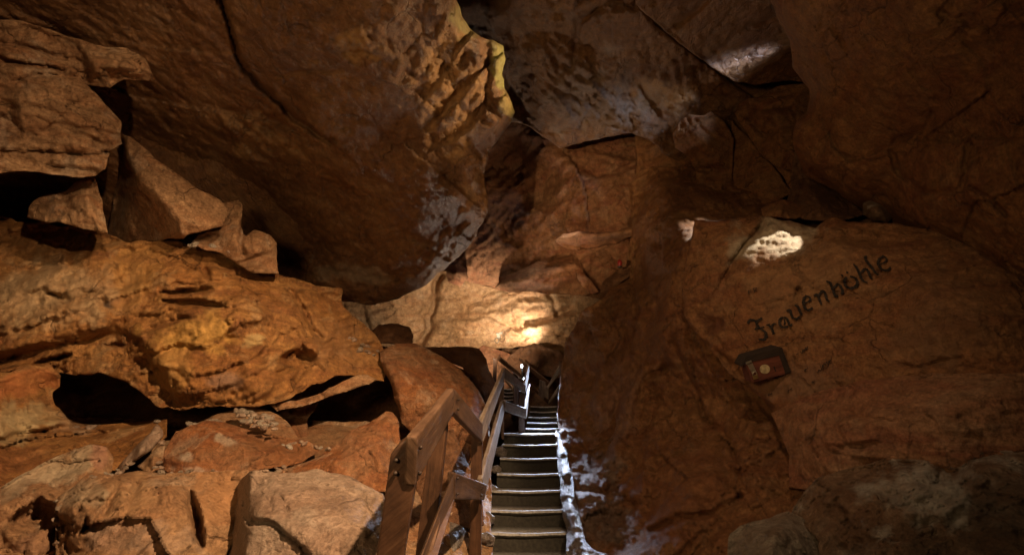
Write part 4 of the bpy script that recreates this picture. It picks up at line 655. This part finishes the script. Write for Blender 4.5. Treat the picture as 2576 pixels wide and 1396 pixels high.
# ==================================================================== stairs
STEP = plain_mat('stair_wood', (0.030, 0.026, 0.018), 0.75, var=0.5)
LIT_TREAD = plain_mat('lit_tread_top', (0.33, 0.32, 0.30), 0.6, var=0.4)  # pale tread tops: light of the stair lamp painted into the colour
def step_mesh(name, xl, xr, y, d, run, rise, parent):
    """tread with a rounded worn nosing, top painted lamplit, over a dark riser"""
    z = P3(1288, y, d)[2]; ya = P3(1288, y, d)[1]; X0 = P3(xl, y, d)[0]; X1 = P3(xr, y, d)[0]
    prof = [(0.0, -rise - 0.03), (0.0, -0.045), (-0.022, -0.04), (-0.034, -0.02), (-0.028, -0.004), (-0.01, 0.003), (0.05, 0.0), (run + 0.04, -0.004), (run + 0.04, -rise - 0.03)]
    nx = 40; verts = []; faces = []
    xs = np.linspace(X0, X1, nx)
    for i, xx in enumerate(xs):
        for j, (a, b) in enumerate(prof):
            w = 0.0
            if 2 <= j <= 6: w = 0.006 * fbm(np.array([[xx * 9, j * .6 + y * .13, d]]), 3)[0] - 0.012 * math.exp(-((xx - (X0 + X1) / 2) / (X1 - X0) * 3) ** 2)
            verts.append((xx, ya + a + w * .5, z + b + w))
    n = len(prof)
    for i in range(nx - 1):
        for j in range(n - 1): faces.append((i * n + j, (i + 1) * n + j, (i + 1) * n + j + 1, i * n + j + 1))
    faces.append(tuple(range(n))[::-1]); faces.append(tuple((nx - 1) * n + j for j in range(n)))
    me = bpy.data.meshes.new(name); me.from_pydata(verts, [], faces); me.materials.append(STEP); me.materials.append(LIT_TREAD)
    for p in me.polygons:
        if p.index < (nx - 1) * (n - 1) and 3 <= p.index % (n - 1) <= 6: p.material_index = 1; p.use_smooth = True
    o = bpy.data.objects.new(name, me); COL.objects.link(o); o.parent = parent
    return o
def empty(name, loc=(0, 0, 0)):
    o = bpy.data.objects.new(name, None); COL.objects.link(o); return o
def flight(name, rows, label, run):
    r = empty(name); tag(r, label, 'stairs', 'stairs of the cave path')
    for i, (y, xl, xr, d) in enumerate(rows): step_mesh('step', xl, xr, y, d, run, 0.19, r)
rows = [(1404, 1195, 1440, 4.5), (1337, 1212, 1432, 4.8), (1281, 1222, 1424, 5.1), (1232, 1238, 1414, 5.4), (1190, 1250, 1410, 5.7), (1151, 1258, 1406, 6.0), (1117, 1264, 1404, 6.3), (1090, 1268, 1404, 6.6)]
flight('staircase', rows, 'lower flight of dark steps with tread tops painted pale as lamplit, rising between rail and rock wall', 0.30)
flight('staircase', [(1077, 1322, 1412, 7.05), (1062, 1326, 1406, 7.35), (1048, 1329, 1402, 7.65), (1034, 1332, 1400, 7.95), (1021, 1334, 1400, 8.25)], 'upper flight of narrower steps beyond the landing', 0.32)
flight('staircase', [(1004, 1262, 1296, 9.0), (995, 1262, 1296, 9.3), (986, 1262, 1296, 9.6), (977, 1262, 1296, 9.9)], 'far short flight of steps seen through the railing corner', 0.32)

# ==================================================================== wooden railings
WOOD = wood_mat('aged_brown_wood', (0.10, 0.055, 0.032), (0.15, 0.09, 0.058), (0.04, 0.02, 0.011))
WOODG = wood_mat('weathered_grey_wood', (0.22, 0.17, 0.13), (0.30, 0.25, 0.20), (0.11, 0.075, 0.05), seed=3.3)
WOODD = wood_mat('dark_brown_wood', (0.07, 0.032, 0.016), (0.10, 0.05, 0.026), (0.032, 0.015, 0.008), seed=6.1)  # darker brown wood, mostly on the posts
T2 = lambda a, b: (911.9 + a * .324, 943.4 + b * .324)
T1 = lambda a, b: (1132 + a * .2253, 817.6 + b * .2253)
def board(name, corners, th, mat, parent, bev=0.009, side=1):
    """corners: start top, end top, end bottom, start bottom of the seen face (x, y, d); th: thickness away from the viewer"""
    import bmesh
    q = [Vector(P3(*c)) for c in corners]
    n = (q[1] - q[0]).cross(q[3] - q[0]).normalized()
    if n.dot(q[0] - Vector(EYE)) < 0: n = -n
    bm = bmesh.new(); a = [bm.verts.new(v) for v in q]; b = [bm.verts.new(v + n * th) for v in q]
    bm.faces.new(a); bm.faces.new(b[::-1])
    k = len(q)
    for i in range(k): bm.faces.new((a[i], b[i], b[(i + 1) % k], a[(i + 1) % k]))
    bmesh.ops.recalc_face_normals(bm, faces=bm.faces)
    bmesh.ops.bevel(bm, geom=list(bm.edges), offset=bev, segments=2, affect='EDGES', profile=0.6)
    ax = (q[1] - q[0]) + (q[2] - q[3]) if k == 4 else q[0] - q[2]
    ay = (q[3] - q[0]) + (q[2] - q[1]) if k == 4 else q[1] - q[0]
    if ay.length > ax.length: ax, ay = ay, ax
    ax.normalize(); ay = (ay - ax * ay.dot(ax)).normalized(); az = ax.cross(ay)
    uv = bm.loops.layers.uv.new('grain')
    for f in bm.faces:
        for l in f.loops: l[uv].uv = (l.vert.co.dot(ax), l.vert.co.dot(ay) + 1.37 * l.vert.co.dot(az))
    me = bpy.data.meshes.new(name); bm.to_mesh(me); bm.free(); me.materials.append(mat)
    o = bpy.data.objects.new(name, me); COL.objects.link(o); o.parent = parent; return o
def b2(pts): return [T2(a, b) + (d,) for a, b, d in pts]
def b1(pts): return [T1(a, b) + (d,) for a, b, d in pts]

R = empty('wooden_handrail'); tag(R, 'zigzag brown wooden handrail with two rails on posts, left of the lower stairs', 'handrail')
board('post', b2([(215, 615, 1.80), (290, 528, 1.80), (350, 490, 1.80), (405, 860, 1.80), (318, 1396, 1.80), (285, 1700, 1.78), (40, 1700, 1.78), (105, 1396, 1.80)]), 0.055, WOODD, R)
board('top_rail', b2([(425, 482, 1.76), (712, 102, 2.70), (712, 290, 2.72), (408, 862, 1.79)]), 0.045, WOOD, R)
board('post', b2([(520, 500, 2.82), (652, 390, 2.82), (520, 1700, 2.75), (370, 1700, 2.75)]), 0.07, WOODD, R)
board('top_rail', b2([(716, 102, 2.70), (936, 378, 3.75), (932, 520, 3.76), (714, 290, 2.72)]), 0.045, WOOD, R)
board('lower_rail', b2([(330, 1700, 1.75), (712, 752, 2.62), (712, 965, 2.64), (500, 1700, 1.80)]), 0.045, WOOD, R)
board('lower_rail', b2([(716, 752, 2.62), (968, 848, 3.70), (946, 970, 3.72), (716, 965, 2.64)]), 0.045, WOOD, R)
board('post', b2([(845, 470, 3.84), (930, 500, 3.84), (918, 1640, 3.8), (824, 1640, 3.8)]), 0.07, WOODD, R)
board('top_rail', b1([(350, 1105, 3.78), (617, 476, 6.2), (605, 640, 6.22), (374, 1305, 3.80)]), 0.045, WOODG, R)
board('top_rail', b1([(622, 476, 6.2), (848, 680, 6.9), (845, 760, 6.9), (622, 592, 6.22)]), 0.045, WOODG, R)
board('lower_rail', b2([(930, 800, 3.76), (1092, 200, 6.10), (1106, 275, 6.12), (950, 965, 3.78)]), 0.045, WOODG, R)
board('lower_rail', b1([(612, 843, 6.1), (858, 930, 6.8), (855, 1045, 6.8), (612, 960, 6.12)]), 0.045, WOODG, R)
board('post', b1([(542, 640, 6.3), (603, 640, 6.3), (603, 1275, 6.3), (576, 1275, 6.3)]), 0.07, WOOD, R)
board('post', b1([(766, 735, 6.96), (834, 750, 6.96), (834, 1212, 6.9), (766, 1205, 6.9)]), 0.07, WOODD, R)
board('top_rail', b1([(836, 660, 6.9), (888, 428, 8.2), (886, 545, 8.2), (849, 756, 6.9)]), 0.04, WOODG, R)
board('lower_rail', b1([(843, 940, 6.8), (896, 655, 8.1), (889, 730, 8.1), (857, 1043, 6.8)]), 0.04, WOODG, R)
BOLT = plain_mat('rusty_bolt', (0.05, 0.035, 0.028), 0.5, 0.7)
def bolt(a, b, d):
    import bmesh
    bm = bmesh.new(); bmesh.ops.create_icosphere(bm, subdivisions=2, radius=0.009)
    c = Vector(P3(*T2(a, b), d))
    for v in bm.verts: v.co = v.co + c
    me = bpy.data.meshes.new('bolt'); bm.to_mesh(me); bm.free(); me.materials.append(BOLT)
    o = bpy.data.objects.new('bolt', me); COL.objects.link(o); o.parent = R
for a, b, d in [(690, 180, 2.64), (690, 250, 2.65), (745, 190, 2.76), (745, 265, 2.77), (905, 400, 3.62), (905, 450, 3.62), (738, 800, 2.66), (738, 920, 2.67), (925, 880, 3.5), (925, 935, 3.5), (450, 560, 1.80), (445, 760, 1.82), (260, 660, 1.79), (255, 760, 1.79)]: bolt(a, b, d)
R2 = empty('wooden_handrail'); tag(R2, 'dark far handrail left of the lamp, behind the peak of the near handrail', 'handrail')
board('post', b1([(484, 370, 9.4), (527, 380, 9.4), (516, 700, 9.4), (474, 690, 9.4)]), 0.08, WOODD, R2)
board('top_rail', b1([(530, 338, 9.3), (800, 560, 8.4), (792, 600, 8.4), (526, 392, 9.3)]), 0.045, WOODD, R2)
board('lower_rail', b1([(612, 600, 8.9), (712, 720, 8.3), (708, 745, 8.3), (612, 628, 8.9)]), 0.045, WOODG, R2)
board('post', b1([(708, 620, 8.0), (762, 620, 8.0), (762, 925, 8.0), (706, 925, 8.0)]), 0.07, WOODD, R2)
board('post', b1([(765, 555, 8.5), (800, 555, 8.5), (800, 740, 8.5), (765, 740, 8.5)]), 0.06, WOODD, R2)
R3 = empty('wooden_handrail'); tag(R3, 'blue grey lit handrail crossing above the top of the upper stairs', 'handrail')
board('top_rail', b1([(770, 366, 10.0), (1105, 640, 9.0), (1090, 690, 9.0), (768, 395, 10.0)]), 0.045, WOODD, R3)
board('lower_rail', b1([(900, 655, 9.6), (1105, 850, 8.9), (1098, 890, 8.9), (896, 690, 9.6)]), 0.045, WOODD, R3)
board('post', b1([(1000, 610, 9.15), (1098, 650, 9.05), (1098, 880, 9.0), (985, 780, 9.15)]), 0.03, WOODG, R3)
board('top_rail', b1([(1085, 690, 8.9), (1225, 440, 8.9), (1232, 525, 8.9), (1090, 722, 8.9)]), 0.045, WOODG, R3)
board('lower_rail', b1([(1097, 862, 8.85), (1240, 635, 8.85), (1240, 715, 8.85), (1100, 886, 8.85)]), 0.045, WOODG, R3)
board('post', b1([(1218, 410, 8.8), (1234, 410, 8.8), (1252, 720, 8.75), (1232, 730, 8.75)]), 0.05, WOOD, R3)

# ==================================================================== painted word on the rock
INK = plain_mat('black_wall_paint', (0.022, 0.015, 0.011), 0.85, var=0.85)
INK2 = plain_mat('faded_black_paint', (0.035, 0.022, 0.014), 0.85, var=0.4)
T3 = lambda a, b: (1823.8 + a * .3379, 566 + b * .3379)
def ribbon(verts, faces, pts, w, key='insc', lift=0.006):
    pts = np.array(pts, float)
    # Catmull-Rom through the stroke
    P = np.vstack([2 * pts[0] - pts[1], pts, 2 * pts[-1] - pts[-2]]); fine = []
    for i in range(1, len(P) - 2):
        for t in np.linspace(0, 1, 9)[:-1]:
            a, b, c, d = P[i - 1], P[i], P[i + 1], P[i + 2]
            fine.append(0.5 * ((2 * b) + (c - a) * t + (2 * a - 5 * b + 4 * c - d) * t * t + (3 * b - a - 3 * c + d) * t ** 3))
    fine.append(pts[-1]); fine = np.array(fine); n = len(fine); tg = np.gradient(fine, axis=0); tg /= np.linalg.norm(tg, axis=1)[:, None] + 1e-9
    b0 = len(verts)
    for i in range(n):
        s = i / (n - 1); nrm = np.array((-tg[i][1], tg[i][0]))
        hw = w * .5 * (0.55 + 0.45 * math.sin(math.pi * min(1, max(0, s))) ** .5) * (0.75 + 0.35 * abs(nrm @ np.array((0.92, 0.38)))) * (1 + .16 * math.sin(i * 2.1) + .1 * math.sin(i * 5.3 + pts[0][0]))
        for sg in (-1, 0, 1):
            q = T3(*(fine[i] + nrm * hw * sg)); verts.append(tuple(P3(q[0], q[1], surf_d(key, *q) - lift)))
    for i in range(n - 1):
        for k in (0, 1):
            a = b0 + i * 3 + k; faces.append((a, a + 1, a + 4, a + 3))
def painted(name, strokes, mat, parent, label):
    V, Fc = [], []
    for w, pts in strokes: ribbon(V, Fc, pts, w)
    me = bpy.data.meshes.new(name); me.from_pydata(V, [], Fc); me.materials.append(mat)
    o = bpy.data.objects.new(name, me); COL.objects.link(o); o.parent = parent; o['label'] = label; return o
W = 20
painted('painted_word', [
    (W, [(170, 735), (180, 712), (205, 706), (238, 714), (276, 692)]), (W, [(232, 712), (236, 735), (246, 756), (228, 774)]), (13, [(218, 778), (250, 768), (292, 757)]), (W + 2, [(262, 770), (298, 796), (306, 828), (288, 852), (250, 850)]),
    (W, [(322, 742), (345, 765), (362, 805)]), (9, [(308, 748), (335, 735)]), (14, [(345, 765), (358, 738), (382, 735)]), (9, [(350, 812), (376, 800)]),
    (W, [(432, 686), (410, 702), (408, 735), (432, 762), (468, 752)]), (W - 2, [(428, 688), (455, 692), (472, 722), (484, 748), (500, 736)]), (11, [(440, 700), (446, 730), (436, 742)]),
    (W, [(458, 640), (482, 632), (492, 660), (505, 690), (535, 698), (562, 676)]), (W, [(518, 596), (540, 606), (558, 640), (572, 674)]),
    (W, [(605, 528), (586, 550), (586, 595), (614, 634), (654, 614)]), (14, [(602, 526), (628, 536), (634, 560), (590, 582)]), (8, [(604, 530), (600, 520)]),
    (W, [(660, 528), (686, 518), (700, 548), (718, 592)]), (W, [(694, 530), (724, 492), (744, 506), (758, 552), (776, 570)]),
    (W, [(752, 418), (780, 428), (800, 474), (822, 530), (842, 522)]), (W, [(802, 472), (836, 442), (860, 456), (876, 496), (862, 514)]),
    (W + 2, [(906, 386), (888, 416), (902, 456), (938, 470), (976, 454), (986, 422), (964, 392), (930, 382)]), (17, [(864, 370), (880, 380)]), (17, [(902, 347), (918, 358)]),
    (W, [(956, 290), (984, 322), (1004, 372), (1028, 414), (1060, 430)]), (W, [(1006, 362), (1040, 328), (1064, 342), (1080, 380), (1094, 402)]),
    (W, [(1056, 230), (1042, 246), (1068, 286), (1098, 322), (1120, 356), (1146, 374)]),
    (W, [(1184, 228), (1146, 258), (1142, 296), (1172, 332), (1210, 336), (1234, 314)]), (13, [(1180, 230), (1202, 250), (1192, 276), (1150, 292)])], INK, INSC, 'black blackletter word Frauenhöhle painted slanting up to the right')
painted('painted_initials', [(6, [(172, 490), (180, 515)]), (5, [(172, 490), (195, 486)]), (5, [(176, 503), (192, 500)]), (6, [(210, 470), (222, 500)]), (5, [(210, 470), (232, 466), (228, 482), (216, 486)]), (5, [(220, 486), (240, 496)])], INK2, INSC, 'faint initials FR scratched left of the painted word')
rg = random.Random(11)
for (cx, cy, n, s_) in [(590, 930, 6, 30), (745, 1035, 9, 36), (600, 1075, 4, 14), (655, 1165, 5, 16), (480, 1225, 6, 18), (335, 1258, 5, 16), (540, 955, 3, 10), (700, 1085, 4, 18), (40, 1200, 5, 20), (60, 1160, 4, 20), (780, 1010, 4, 16), (20, 1225, 4, 14)]:
    pts_ = [(cx + s_ * (2 * t / n - 1) + rg.uniform(-4, 4), cy + (s_ * .7 if t % 2 else -s_ * .5) * rg.uniform(.3, 1) - s_ * (2 * t / n - 1) * .6) for t in range(n + 1)]
    painted('scribble', [(rg.uniform(4, 7), pts_)], INK2, INSC, 'faded black scribble near the money box')

# ==================================================================== money box
BOXW = wood_mat('dark_red_wood', (0.13, 0.035, 0.018), (0.17, 0.05, 0.028), (0.08, 0.02, 0.012), rough=0.8, seed=8)
BOXD = wood_mat('blackish_wood', (0.024, 0.013, 0.008), (0.034, 0.019, 0.011), (0.014, 0.008, 0.005), rough=0.9, seed=9)
BRASS = plain_mat('worn_brass', (0.42, 0.31, 0.13), 0.4, 0.8); STEEL = plain_mat('dull_steel', (0.40, 0.36, 0.28), 0.45, 0.8); DISC = plain_mat('yellowed_label', (0.40, 0.32, 0.18), 0.6, var=0.5); SLOT = plain_mat('black_slot', (0.01, 0.008, 0.006), 0.9)
T6 = lambda a, b: (1823.8 + a * .0991, 867.9 + b * .0991)
BX = empty('money_box'); tag(BX, 'small dark red wooden money box with brass padlock, fixed to the painted rock', 'money box')
dB = min(surf_d('insc', *T6(a, b)) for a, b in ((530, 460), (1350, 250), (1520, 720), (690, 950))) - 0.015
def b6(pts, off=0.0): return [T6(a, b) + (dB - off,) for a, b in pts]
board('box_body', b6([(530, 440), (1375, 230), (1545, 735), (690, 955)], 0.012), 0.12, BOXW, BX, 0.003)
board('lid', b6([(420, 500), (535, 295), (1385, 45), (1385, 260), (520, 470), (430, 545)], 0.020), 0.13, BOXD, BX, 0.003)
board('side_panel', b6([(1385, 45), (1450, 60), (1690, 690), (1545, 735), (1385, 262)], 0.018), 0.13, BOXD, BX, 0.003)
board('hasp', b6([(570, 500), (700, 455), (800, 680), (690, 720)], 0.018), 0.006, STEEL, BX, 0.001)
board('hasp_hinge', b6([(530, 440), (670, 385), (690, 440), (545, 490)], 0.028), 0.008, STEEL, BX, 0.001)
pk = board('padlock', b6([(705, 785), (825, 745), (860, 845), (740, 875)], 0.03), 0.012, BRASS, BX, 0.003)
def tube(name, pts, r, mat, parent, n=8, closed=False):
    pts = [Vector(p) for p in pts]; V, Fc = [], []; m = len(pts)
    for i, p in enumerate(pts):
        t = (pts[(i + 1) % m if closed else min(i + 1, m - 1)] - pts[i - 1 if closed else max(i - 1, 0)]).normalized()
        a = t.orthogonal().normalized() if i == 0 else (a - t * a.dot(t)).normalized(); b = t.cross(a)
        for k in range(n): w = 2 * math.pi * k / n; V.append(p + (a * math.cos(w) + b * math.sin(w)) * r)
    for i in range(m if closed else m - 1):
        j = (i + 1) % m
        for k in range(n): Fc.append((i * n + k, i * n + (k + 1) % n, j * n + (k + 1) % n, j * n + k))
    if not closed: Fc.append(tuple(range(n))[::-1]); Fc.append(tuple((m - 1) * n + k for k in range(n)))
    me = bpy.data.meshes.new(name); me.from_pydata([tuple(v) for v in V], [], Fc); me.materials.append(mat)
    for p in me.polygons: p.use_smooth = True
    o = bpy.data.objects.new(name, me); COL.objects.link(o); o.parent = parent; return o
tube('shackle', [P3(*T6(a, b), dB - 0.025) for a, b in ((715, 790), (705, 730), (720, 690), (755, 675), (790, 690), (808, 720), (815, 760))], 0.004, STEEL, pk)
ctr = [(1015 + 130 * math.cos(t), 610 + 117 * math.sin(t)) for t in np.linspace(0, 2 * math.pi, 25)[:-1]]
board('round_label', b6(ctr, 0.015), 0.004, DISC, BX, 0.0008)
board('coin_slot', b6([(1235, 545), (1262, 538), (1300, 665), (1275, 672)], 0.0145), 0.004, SLOT, BX, 0.0005)

# ==================================================================== lamps and small fittings
LEDM = plain_mat('cool_lamp_glass', (0.9, 0.95, 1.0), 0.3, emit=((0.8, 0.9, 1.0), 22.0)); CASE = plain_mat('dark_lamp_case', (0.04, 0.035, 0.03), 0.5, 0.3)
def ball(name, c, r, mat, parent, sq=(1, 1, 1)):
    import bmesh
    bm = bmesh.new(); bmesh.ops.create_icosphere(bm, subdivisions=3, radius=r)
    for v in bm.verts: v.co = Vector((v.co.x * sq[0], v.co.y * sq[1], v.co.z * sq[2])) + Vector(c)
    me = bpy.data.meshes.new(name); bm.to_mesh(me); bm.free(); me.materials.append(mat)
    for p in me.polygons: p.use_smooth = True
    o = bpy.data.objects.new(name, me); COL.objects.link(o); o.parent = parent; return o
for (a, b, d, r, lb) in [(800, 458, 8.3, 0.024, 'bright white lamp on a pole behind the near handrail peak'), (828, 600, 7.6, 0.018, 'small white lamp below the bright pole lamp'), (1258, 540, 8.3, 0.022, 'upper of two white lamps at the rock wall right of the upper stairs'), (1245, 715, 8.2, 0.024, 'lower of two white lamps at the rock wall right of the upper stairs')]:
    e = empty('path_lamp'); tag(e, lb, 'lamp', 'lamps along the stairs'); x, y = T1(a, b); c = P3(x, y, d)
    ball('bulb', c, r, LEDM, e, (.8, .8, 1.2)); tube('bracket', [Vector(c) + Vector((0.01, 0.05, -0.02)), Vector(c) + Vector((0.02, 0.07, -0.25))], 0.014, CASE, e)
MET = plain_mat('fitting_metal', (0.10, 0.09, 0.07), 0.4, 0.6)
FX = empty('wall_bracket'); tag(FX, 'tiny metal bracket with a hanging ring on the bright back wall', 'bracket'); dF = 10.55
board('plate', [(1248, 838, dF), (1264, 834, dF), (1265, 840, dF), (1259, 842, dF), (1260, 850, dF), (1250, 852, dF)], 0.05, MET, FX, 0.004)
tube('ring', [P3(1250 + 5 * math.cos(t), 856 + 6 * math.sin(t), dF) for t in np.linspace(0, 2 * math.pi, 17)[:-1]], 0.009, MET, FX, 6, True)
RDM = plain_mat('red_plastic', (0.25, 0.02, 0.02), 0.4)
RX = empty('red_lantern'); tag(RX, 'tiny red lantern standing on a ledge of the reddish wall', 'lantern'); cR = P3(1559, 662, 7.95)
ball('glass', cR, 0.05, RDM, RX, (.8, .8, 1.3)); ball('base', Vector(cR) + Vector((0, 0, -0.07)), 0.045, MET, RX, (1, 1, .4))
